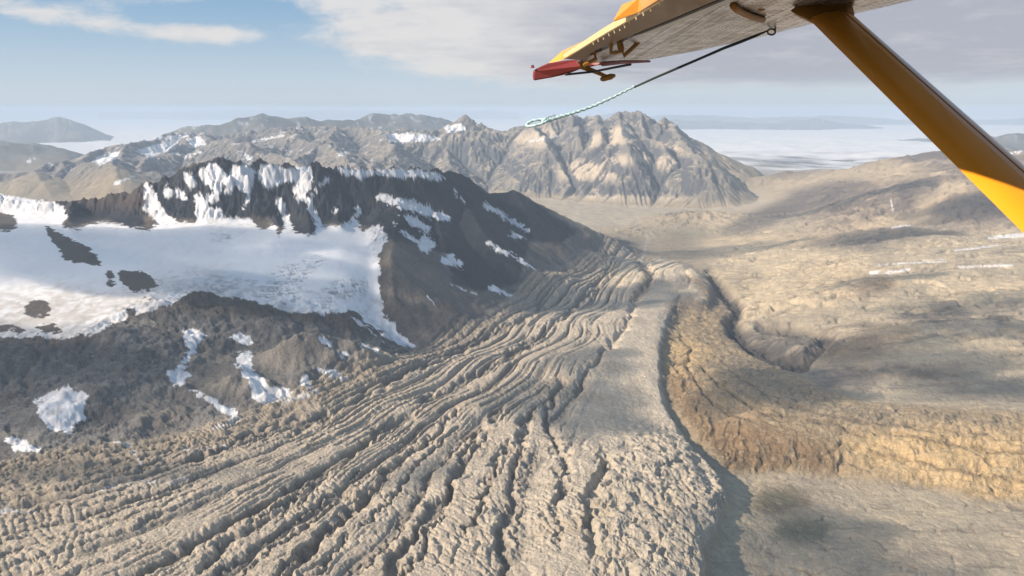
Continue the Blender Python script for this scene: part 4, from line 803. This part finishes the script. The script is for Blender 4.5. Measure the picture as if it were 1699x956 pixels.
# ------------------------------------------------------------------ clouds overhead (their shadows dapple the ground)
def cloud(px, py, z, rx, ry, tau, alt=2700, seed=0, rot=0, thick=.42):
    g = P_z(px, py, z); t = (alt - z) / SDIR[2]; c = g + SDIR * t
    nu, nvv = 40, 20; th, phi = np.meshgrid(np.linspace(0, 2 * np.pi, nu, endpoint=False), np.linspace(0, np.pi, nvv))
    ux, uy, uz = np.sin(phi) * np.cos(th), np.sin(phi) * np.sin(th), np.cos(phi)
    ring = fbm(ux * 1.3 + seed * 5 + uz * .6, uy * 1.3 + uz * .4, 4, 300 + seed)
    sc = 1 + ring * .75; hh = min(rx, ry) * thick
    x = ux * sc * rx; y = uy * sc * ry; zv = uz * hh * sc; zv = np.where(zv < 0, zv * .5, zv)
    co, si = math.cos(R(rot)), math.sin(R(rot)); X_ = x * co - y * si; Y_ = x * si + y * co
    v = np.stack([X_, Y_, zv], -1).reshape(-1, 3)
    i = np.arange(nu * nvv).reshape(nvv, nu); j = np.roll(i, -1, 1)
    f = np.stack([i[:-1], i[1:], j[1:], j[:-1]], -1).reshape(-1, 4)
    m = bpy.data.materials.new('cloud_vapour'); m.use_nodes = True; tr_ = m.node_tree; tr_.nodes.remove(tr_.nodes['Principled BSDF'])
    pv = tr_.nodes.new('ShaderNodeVolumePrincipled'); pv.inputs['Color'].default_value = (.97, .97, .98, 1); pv.inputs['Density'].default_value = tau / (hh * 1.5 / SDIR[2]); pv.inputs['Anisotropy'].default_value = .3
    tr_.links.new(pv.outputs[0], tr_.nodes['Material Output'].inputs['Volume'])
    o = bpy.data.objects.new('cloud', mesh_from('cloud', v, f, m)); COL.objects.link(o); o.location = c.tolist(); o['kind'] = 'structure'; o['label'] = 'white fair weather cloud drifting high above the valley'
for i_, c_ in enumerate([
    (960, 680, -30, 330, 520, 1.5, 2700, 1, 20), (1000, 610, -50, 300, 330, 1.3, 2700, 2, 0), (1060, 490, -100, 420, 500, 1.6, 2700, 3, 0), (900, 500, -80, 800, 420, 1.5, 2750, 4, 0),
    (1260, 640, 0, 520, 380, 1.8, 2700, 5, 0), (1450, 590, 10, 900, 420, 1.3, 2800, 6, 0), (1640, 640, 20, 600, 230, 1.5, 2800, 16, 0), (1620, 545, 80, 700, 200, 1.3, 2900, 25, 0), (1450, 470, 40, 600, 220, 1.1, 2900, 26, 0), (1345, 905, -90, 300, 330, 1.5, 2500, 7, 0), (1500, 960, -90, 260, 120, .8, 2500, 8, 0),
    (180, 430, 450, 1700, 950, 2.6, 2800, 9, 0), (420, 470, 400, 500, 420, 2.0, 2800, 24, 0), (-100, 600, 250, 1200, 500, 1.2, 2800, 10, 0), (150, 600, 180, 700, 350, .9, 2750, 11, 10), (480, 560, 150, 500, 300, .8, 2750, 12, 0), (700, 330, 600, 1300, 1100, 1.3, 2850, 13, 0), (760, 480, 0, 700, 800, 1.4, 2850, 14, 0),
    (360, 300, 700, 900, 300, .8, 2900, 15, 0), (1180, 410, -150, 1200, 420, 1.0, 3300, 17, 0), (1480, 390, 100, 900, 380, 1.5, 3300, 18, 0), (1650, 500, 110, 1000, 300, .9, 3000, 19, 0), (1420, 330, 200, 1500, 500, 1.3, 3700, 20, 0),
    (720, 790, 0, 220, 110, .9, 2600, 21, 30), (200, 790, 30, 600, 110, .8, 2650, 22, 0), (1650, 340, 350, 1500, 500, 1.2, 3700, 23, 0)]):
    cloud(*c_)

# ------------------------------------------------------------------ the aircraft: wing, flap, tip and strut seen from the cabin
import bmesh
def mat(name, col, rough=.4, metal=0.0, coat=0.0, var=0.0):
    m, n, b = new_mat(name); b.inputs['Roughness'].default_value = rough; b.inputs['Metallic'].default_value = metal; b.inputs['Coat Weight'].default_value = coat
    tc = n.new('ShaderNodeTexCoord'); f = n.noise(tc.outputs['Object'], 6, 5, .6); f2 = n.noise(tc.outputs['Object'], 60, 3, .6)
    v = n.math('ADD', 1 - var * .5, n.math('MULTIPLY', n.math('ADD', n.math('MULTIPLY', f, .7), n.math('MULTIPLY', f2, .3)), var))
    sc = n.new('ShaderNodeVectorMath', _operation='SCALE'); sc.inputs[0].default_value = col; n.l.new(v, sc.inputs['Scale']); n.l.new(sc.outputs[0], b.inputs['Base Color'])
    n.l.new(n.math('ADD', rough - .08, n.math('MULTIPLY', f, .16)), b.inputs['Roughness'])
    return m
MY = mat('yellow_paint', (.82, .315, .018), .36, 0, .35, .25); MYS = mat('lit_yellow_paint', (.80, .62, .34), .5, 0, 0, .2); MR = mat('red_paint', (.20, .028, .024), .45, 0, .1, .5)  # the pale yellow carries the trailing strip's sunlit look in its colour
MB = mat('shaded_yellow_paint', (.17, .085, .013), .45, 0, .1, .5); MK = mat('matt_black', (.012, .012, .013), .6, 0, 0, .2); MD = mat('dark_yellow_metal', (.27, .12, .014), .5, 0, 0, .4); MW = mat('white_paint', (.55, .55, .55), .4, 0, 0, .15)  # browner yellow: shade under the flap is put into the paint
def skin_mat():
    m, n, b = new_mat('riveted_aluminium'); tc = n.new('ShaderNodeTexCoord'); o = tc.outputs['Object']
    sep = n.new('ShaderNodeSeparateXYZ'); n.l.new(o, sep.inputs[0]); x, y, z = sep.outputs
    def rows(along, across, pitch, gap, off, rad):
        fa = n.math('SUBTRACT', n.math('FRACT', n.math('DIVIDE', along, pitch)), .5); fb = n.math('SUBTRACT', n.math('FRACT', n.math('ADD', n.math('DIVIDE', across, gap), off)), .5)
        d = n.math('SQRT', n.math('ADD', n.math('POWER', n.math('MULTIPLY', fa, pitch), 2), n.math('POWER', n.math('MULTIPLY', fb, gap), 2)))
        return n.smooth(d, rad * .6, rad * 1.2, 1, 0)
    r1 = rows(y, x, .055, .150, .1, .0105); r2 = rows(x, y, .045, .42, .3, .009); r3 = rows(y, x, .055, .150, .33, .009)
    dots = n.math('MAXIMUM', n.math('MAXIMUM', r1, r2), r3)
    seam = n.smooth(n.math('ABSOLUTE', n.math('SUBTRACT', n.math('FRACT', n.math('ADD', n.math('DIVIDE', x, .45), .2)), .5)), .004, .012, 1, 0)
    mp = n.new('ShaderNodeMapping'); n.l.new(o, mp.inputs[0]); mp.inputs['Scale'].default_value = (14, .8, 1)
    g = n.noise(mp.outputs[0], 1.0, 7, .68, .6); g2 = n.noise(o, 5, 5, .6)
    stain = n.smooth(n.math('ADD', g, n.math('MULTIPLY', n.math('SUBTRACT', g2, .5), .5)), .42, .66)
    c0 = n.mix(n.math('MULTIPLY', stain, .8), (.72, .71, .72), (.27, .19, .13)); c0 = n.mix(dots, c0, (.03, .018, .012)); c0 = n.mix(seam, c0, (.06, .04, .03))
    ln = n.smooth(n.math('ABSOLUTE', n.math('SUBTRACT', n.math('FRACT', n.math('DIVIDE', x, .125)), .5)), .035, .075, 1, 0)
    dash = n.smooth(n.math('ABSOLUTE', n.math('SUBTRACT', n.math('FRACT', n.math('DIVIDE', y, .075)), .5)), .18, .28, 1, 0)
    c0 = n.mix(n.math('MULTIPLY', n.math('MULTIPLY', ln, dash), .85), c0, (.05, .032, .022))
    n.l.new(c0, b.inputs['Base Color']); b.inputs['Metallic'].default_value = .85; n.l.new(n.math('ADD', .16, n.math('MULTIPLY', g2, .25)), b.inputs['Roughness'])
    bp = n.new('ShaderNodeBump'); bp.inputs['Distance'].default_value = .002; bp.inputs['Strength'].default_value = .35
    n.l.new(n.math('ADD', dots, n.math('MULTIPLY', g2, .8)), bp.inputs['Height']); n.l.new(bp.outputs[0], b.inputs['Normal']); return m
MS = skin_mat()
WA, WH = -0.03, 0.65
ORI = np.array([1.4, 3.0, H + .5])
air = bpy.data.objects.new('light_aircraft', None); COL.objects.link(air); air.location = ORI.tolist()
air['label'] = 'yellow high wing light aircraft, its silver underwing and strut reaching in from the top right'; air['category'] = 'aircraft'
def UW(px, py, dh=0.0):
    dx, dy, dz = ray(px, py); dx /= dy; dz /= dy; t = (WH + dh) / (dz - WA); return np.array([dx * t, t, H + dz * t])
def AT(px, py, y): return P_d(px, py, y)
def part(name, bm, m, parent=None, smooth=None, bevel=0.0, origin=None):
    org = np.array(ORI) if origin is None else np.array(origin)
    bmesh.ops.recalc_face_normals(bm, faces=bm.faces)
    me = bpy.data.meshes.new(name)
    for v in bm.verts: v.co = v.co - Vector(org.tolist())
    bm.to_mesh(me); bm.free(); me.materials.append(m)
    o = bpy.data.objects.new(name, me); COL.objects.link(o)
    if parent is None: parent = air
    if parent: 
        o.parent = parent
        par = parent; off = np.array(ORI); 
        while par is not None and par is not air: off = off + np.array(par.location); par = par.parent
        o.location = (org - off).tolist()
    else: o.location = org.tolist()
    if smooth: 
        for p in me.polygons: p.use_smooth = True
    if smooth == 'auto': me.set_sharp_from_angle(angle=R(40))
    if bevel:
        md = o.modifiers.new('bevel', 'BEVEL'); md.width = bevel; md.segments = 2; md.limit_method = 'ANGLE'
    return o
def loft(secs, cap=True):
    bm = bmesh.new(); rows_ = [[bm.verts.new(tuple(p)) for p in s_] for s_ in secs]; n = len(rows_[0])
    for a, b in zip(rows_[:-1], rows_[1:]):
        for i in range(n): bm.faces.new((a[i], a[(i + 1) % n], b[(i + 1) % n], b[i]))
    if cap: bm.faces.new(rows_[0][::-1]); bm.faces.new(rows_[-1])
    return bm
def tube(pts, r, n=8, bm=None, closed=False):
    bm = bm or bmesh.new(); pts = [np.array(p, float) for p in pts]; rs = r if isinstance(r, (list, tuple)) else [r] * len(pts); rows_ = []; N_ = len(pts)
    for i, p in enumerate(pts):
        d = (pts[(i + 1) % N_] - pts[i - 1]) if closed else pts[min(i + 1, N_ - 1)] - pts[max(i - 1, 0)]
        d /= np.linalg.norm(d) + 1e-12; u = np.cross(d, (0, .31, .95)); 
        if np.linalg.norm(u) < .1: u = np.cross(d, (1, 0, 0))
        u /= np.linalg.norm(u); w_ = np.cross(d, u)
        rows_.append([bm.verts.new(tuple(p + rs[i] * (math.cos(t) * u + math.sin(t) * w_))) for t in np.linspace(0, 2 * np.pi, n, endpoint=False)])
    prs = list(zip(rows_[:-1], rows_[1:])) + ([(rows_[-1], rows_[0])] if closed else [])
    for a, b in prs:
        for i in range(n): bm.faces.new((a[i], a[(i + 1) % n], b[(i + 1) % n], b[i]))
    if not closed: bm.faces.new(rows_[0][::-1]); bm.faces.new(rows_[-1])
    return bm
def prism(poly, vec):
    bm = bmesh.new(); a = [bm.verts.new(tuple(p)) for p in poly]; b = [bm.verts.new(tuple(np.array(p) + vec)) for p in poly]; n = len(a)
    bm.faces.new(a); bm.faces.new(b[::-1])
    for i in range(n): bm.faces.new((a[i], b[i], b[(i + 1) % n], a[(i + 1) % n]))
    return bm
# planform lines on the lower skin, as x at span position y
def line_x(pts):
    q = sorted([UW(*p) for p in pts], key=lambda v: v[1]); ys = np.array([v[1] for v in q]); xs = np.array([v[0] for v in q])
    s0 = (xs[1] - xs[0]) / (ys[1] - ys[0])
    return lambda y: np.where(np.asarray(y) < ys[0], xs[0] + s0 * (np.asarray(y) - ys[0]), np.interp(y, ys, xs))
xLE = line_x([(1565, 0), (1340, 50), (1270, 67), (1170, 87), (1060, 105), (1010, 113)])
xTE = line_x([(1200, 0), (1130, 29), (1060, 57), (1000, 84), (960, 101)])
YT = float(min(UW(1010, 113)[1], UW(960, 101)[1])) + .1
zl = lambda y: H + WH + WA * y
secs = []
for y in np.concatenate([np.linspace(.15, YT - .3, 26), np.linspace(YT - .2, YT + .12, 5)]):
    a, b = float(xTE(y)), float(xLE(y)); c_ = b - a; z0 = zl(y); shr = 1 - .6 * sstep(y, YT - .3, YT + .15)
    prof = [(0, 0), (.15, .002), (.35, .004), (.6, .002), (.8, .004), (.92, .014), (.975, .035), (1.0, .07), (.99, .10), (.95, .135), (.85, .165), (.65, .185), (.4, .17), (.2, .125), (.05, .085), (0, .075)]
    secs.append([(a + c_ * u, y, z0 + t * c_ * .85 * shr) for u, t in prof])
part('wing', loft(secs), MS, smooth='auto')
# leading edge strip in pale paint
# flap, dropped a little below the wing
gA = line_x([(1180, 0), (1110, 30), (1042, 58), (985, 82)]); gB = line_x([(1097, 0), (1045, 32), (1000, 58), (931, 101)])
secs = []; secs2 = []; secs3 = []
for y in np.linspace(.15, float(UW(940, 98)[1]), 24):
    a, b = float(gB(y)), float(gA(y)); z0 = zl(y); th = .032
    secs.append([(a + .012, y, z0), (b, y, z0 - .012), (b + .03, y, z0 + .03), (b - .02, y, z0 + .10), (a + .012, y, z0 + .034)])
    secs2.append([(a, y, z0 + .0), (a + .0115, y, z0 - .003), (a + .0115, y, z0 + .036), (a - .012, y, z0 + .034)])
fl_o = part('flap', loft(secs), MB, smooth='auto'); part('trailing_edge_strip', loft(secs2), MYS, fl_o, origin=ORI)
# unseen flap piece added behind the wing to shade the upper strut
secs = []
for y in np.linspace(.1, 3.25, 10):
    a = float(gB(y)) - .40; b = float(gB(y)) - .01; z0 = zl(y)
    secs.append([(a, y, z0 - .05), (b, y, z0 - .02), (b, y, z0 + .06), (b - .15, y, z0 + .06), (a, y, z0 - .035)])
part('strut_shade_flap', loft(secs), MY, smooth='auto')
# black strip standing in for the shade between wing and flap
secs = []
for y in np.linspace(.15, float(UW(1050, 56)[1]), 12):
    a, b = float(gA(y)) + .034, float(xTE(y)) - .002; z0 = zl(y); secs.append([(a - .02, y, z0 - .012), (b, y, z0 - .006), (b, y, z0 + .06), (a - .02, y, z0 + .06)])
part('gap_shade', loft(secs), MK)
# white rear spar flange along the wing's lower rear edge
secs = []
for y in np.linspace(.15, float(UW(1062, 54)[1]), 12):
    a = float(xTE(y)); z0 = zl(y); secs.append([(a, y, z0 - .006), (a + .055, y, z0 - .006), (a + .055, y, z0 - .001), (a, y, z0 - .001)])
part('rear_flange', loft(secs), MW)
# small clips under the strip
for px, py in [(1094, 1), (1079, 11), (1067, 19), (1055, 26), (1044, 33), (1036, 40), (1028, 45), (1019, 49), (1010, 54), (1001, 60), (992, 64), (984, 69)]:
    p = UW(px, py); bm = prism([p + (-.004, 0, -.004), p + (.002, 0, -.004), p + (.006, 0, -.022), p + (.002, 0, -.024)], np.array([0, .006, 0])); part('clip', bm, MYS, fl_o, origin=p)
# aileron servo tab standing up behind the trailing edge
yt = float(UW(1060, 22)[1])
t0, t1 = UW(1017, 36), UW(1096, -8)
bm = loft([[AT(1017, 35, t0[1]), AT(1032, 8, t0[1] - .15), AT(1034, 9, t0[1] - .1), AT(1019, 36, t0[1] + .03)], [AT(1058, 21, UW(1058, 23)[1]), AT(1060, -3, UW(1058, 23)[1] - .1), AT(1063, -3, UW(1058, 23)[1] - .06), AT(1061, 21, UW(1058, 23)[1] + .02)], [AT(1110, -12, t1[1] - .2), AT(1112, -40, t1[1] - .3), AT(1115, -40, t1[1] - .27), AT(1113, -12, t1[1] - .17)]])
part('servo_tab', bm, MY)
yo_ = UW(931, 101)[1]
bm = loft([[AT(929, 101, yo_), AT(910, 105, yo_ + .1), AT(912, 103, yo_ + .2), AT(931, 99, yo_ + .1)], [AT(940, 95, UW(940, 95)[1]), AT(934, 84, yo_), AT(937, 83, yo_ + .1), AT(943, 94, yo_ - .2)], [AT(988, 65, UW(988, 66)[1]), AT(984, 61, UW(988, 66)[1] + .1), AT(986, 60, UW(988, 66)[1] + .15), AT(990, 64, UW(988, 66)[1] + .05)]])
part('aileron', bm, MY)
# red tip
yR = float(UW(961, 103)[1]) + .25
tip = [AT(885.5, 134, yR), AT(884.5, 126, yR), AT(885.5, 117, yR), AT(896, 111, yR), AT(910, 105, yR), AT(940, 100, yR), AT(962, 99, yR), AT(990, 103, yR - .1), AT(1008, 106, yR - .2), AT(985, 110, yR - .1), AT(962, 115, yR), AT(942, 123, yR), AT(915, 129, yR)]
part('wing_tip', prism(tip, np.array([0, .22, .01])), MR, bevel=.012)
bm = tube([AT(1000, 106, yR - .4), AT(1036, 103, 6.9), AT(1078, 102, 6.4)], [.022, .016, .008]); part('tip_edge', bm, MR)
bm = tube([AT(884, 113, yR), AT(883, 108, yR)], [.02, .012]); part('tip_light', bm, MR)
part('probe', tube([AT(938, 124, yR - .1), AT(985, 119, 7.6), AT(1020, 112, 7.2), AT(1046, 107, 6.9)], .011), MK)
for q in [[(1013, 63), (1014, 88), (1029, 86), (1025, 63)], [(1029, 64), (1035, 93), (1075, 56), (1040, 66)], [(984, 80), (989, 98), (968, 109)]]:
    y0_ = UW(q[0][0], q[0][1] + 8)[1]; p_ = [AT(a, b, y0_) for a, b in q]
    dns = []
    for a, b in zip(p_[:-1], p_[1:]): dns += [a + (b - a) * k_ for k_ in (0, .5)]
    part('hinge_bracket', tube(dns + [p_[-1]], .016, 6), MD, smooth='auto')
y0_ = UW(966, 104)[1]
arm = part('balance_arm', tube([AT(963, 100, y0_), AT(966, 111, y0_), AT(985, 118, y0_), AT(1006, 127, y0_)], [.028, .028, .022, .018], 8), MD, smooth='auto')
part('balance_weight', tube([AT(996, 132, y0_), AT(1000, 131, y0_), AT(1014, 127, y0_), AT(1021, 125, y0_)], [.012, .026, .028, .012], 10), MD, arm, smooth=True, origin=AT(1006, 127, y0_))
# fairing fin, drain tube
y0_ = UW(1262, 16)[1]
part('aileron_fairing', prism([AT(1247, -16, y0_), AT(1254, 12, y0_), AT(1262, 19, y0_), AT(1270, 16, y0_), AT(1288, -5, y0_), AT(1300, -22, y0_)], np.array([.01, .05, 0])), MD, bevel=.01)
part('drain_tube', tube([UW(1216, 9, -.012), UW(1222, 16, -.015), UW(1236, 23, -.015), UW(1250, 29, -.015), UW(1266, 33, -.012)], .018, 8), MD, smooth=True)
# strut
c0 = AT(1378, 30, 4.3); c1 = AT(1655, 290, 2.9); ax_ = (c1 - c0) / np.linalg.norm(c1 - c0); nrm = np.cross(ax_, (1, 0, 0)); nrm /= np.linalg.norm(nrm)
if nrm[2] < 0: nrm = -nrm
chd = np.cross(nrm, ax_); chd /= np.linalg.norm(chd)
if chd[0] < 0: chd = -chd
prof = [(-.5, 0), (-.42, .016), (-.2, .032), (.05, .038), (.12, .039), (.13, .035), (.3, .033), (.44, .022), (.5, 0), (.44, -.022), (.25, -.035), (0, -.038), (-.25, -.03), (-.42, -.014)]
L_ = np.linalg.norm(c1 - c0)
secs = [[c0 + ax_ * s_ + chd * u * .235 + nrm * t * 1.0 for u, t in prof] for s_ in np.linspace(-.10, L_ * 2.6, 16)]
st_o = part('strut', loft(secs), MY, smooth='auto')
bm = bmesh.new()
for off in (.16,):
    bm = tube([c0 + ax_ * s_ + chd * off * .235 * 1.6 + nrm * .0335 for s_ in np.linspace(.02, L_ * 2.4, 30)], .0022, 6, bm)
part('seam', bm, MD, st_o, origin=c0)
for k_ in range(14):
    p_ = c0 + ax_ * (.05 + .02 * k_) + chd * -.06 + nrm * .036
    if k_ < 8: part('rivet', tube([p_, p_ + nrm * .003], [.004, .003], 8), MD, st_o, origin=p_)
secs = [[c0 + ax_ * s_ + chd * u * (.235 + w_) + nrm * t * (1 + w_ * 6) for u, t in prof] for s_, w_ in [(-.12, .10), (-.06, .07), (-.01, .025), (.02, .012)]]
part('strut_cuff', loft(secs), MD, smooth='auto')
# ring and rope
yk = float(UW(1280, 47)[1])
ringp = [AT(1280 + 6.5 * math.cos(t), 53 + 5 * math.sin(t), yk) for t in np.linspace(0, 2 * np.pi, 14, endpoint=False)]
rg = part('tie_down_ring', tube(ringp, .0055, 6, closed=True), MK, smooth=True)
part('hook', tube([AT(1286, 50, yk), AT(1287, 42, yk), AT(1286, 34, yk), AT(1281, 38, yk), AT(1275, 34, yk)], .006, 6), MK, rg, origin=ringp[0], smooth=True)
def rope():
    o = bpy.data.objects.new('tie_down_rope', None); COL.objects.link(o); o.location = ringp[7].tolist()
    o['label'] = 'dark and pale turquoise tie-down rope trailing from the ring under the wing'; o['category'] = 'rope'
    def pt(px, py, k=0): return AT(px, py, yk - .02 + k)
    d = [pt(1274, 51), pt(1255, 59), pt(1230, 69), pt(1200, 80.5), pt(1160, 98), pt(1120, 115), pt(1085, 130), pt(1052, 145)]
    def ropepart(name, pts, rads, m):
        bm = tube(pts, rads, 10)
        for v in bm.verts: v.co = v.co - Vector(ringp[7].tolist())
        me = bpy.data.meshes.new(name); bm.to_mesh(me); bm.free(); me.materials.append(m)
        for p in me.polygons: p.use_smooth = True
        c = bpy.data.objects.new(name, me); COL.objects.link(c); c.parent = o; return c
    ropepart('dark_line', d, [.005, .009, .010, .009, .008, .008, .007, .0065], mat('dark_cord', (.03, .045, .045), .8, 0, 0, .4))
    mt, n, b = new_mat('turquoise_braid'); tc = n.new('ShaderNodeTexCoord'); w = n.new('ShaderNodeTexWave'); n.l.new(tc.outputs['Object'], w.inputs[0]); w.inputs['Scale'].default_value = 14; w.inputs['Distortion'].default_value = 2; w.bands_direction = 'DIAGONAL'
    n.l.new(n.mix(w.outputs[1], (.26, .44, .46), (.50, .66, .68)), b.inputs['Base Color']); b.inputs['Roughness'].default_value = .8
    def sub(pts, n_):
        pts = np.array(pts); t = np.linspace(0, len(pts) - 1, n_); return [np.array([np.interp(k, range(len(pts)), pts[:, c]) for c in range(3)]) for k in t]
    p1 = sub([pt(1054, 143), pt(1020, 160), pt(985, 176), pt(950, 188), pt(925, 195), pt(905, 201)], 60)
    p1 = [p + np.array([0, 0, .0035 * math.sin(i * 1.9)]) for i, p in enumerate(p1)]
    rr_ = [float(np.interp(i, [0, 20, 40, 60], [.0065, .0085, .010, .011])) * (1 + .09 * math.sin(i * 2.6)) for i in range(60)]
    ropepart('braided_line', p1, rr_, mt)
    loop = [pt(908, 199), pt(897, 198, .02), pt(885, 200, .03), pt(876, 204, .03), pt(873, 209, .02), pt(878, 210), pt(888, 208, -.02), pt(900, 205, -.03), pt(910, 200, -.02)]
    lp = sub(loop, 40); ropepart('eye_loop', lp, [.0085 * (1 + .10 * math.sin(i * 2.4)) for i in range(40)], mt)
    ropepart('knot', sub([pt(899, 204), pt(903, 200), pt(907, 196)], 6), [.006, .013, .015, .015, .012, .006], mt)
rope()
print('total', time.time() - T0)
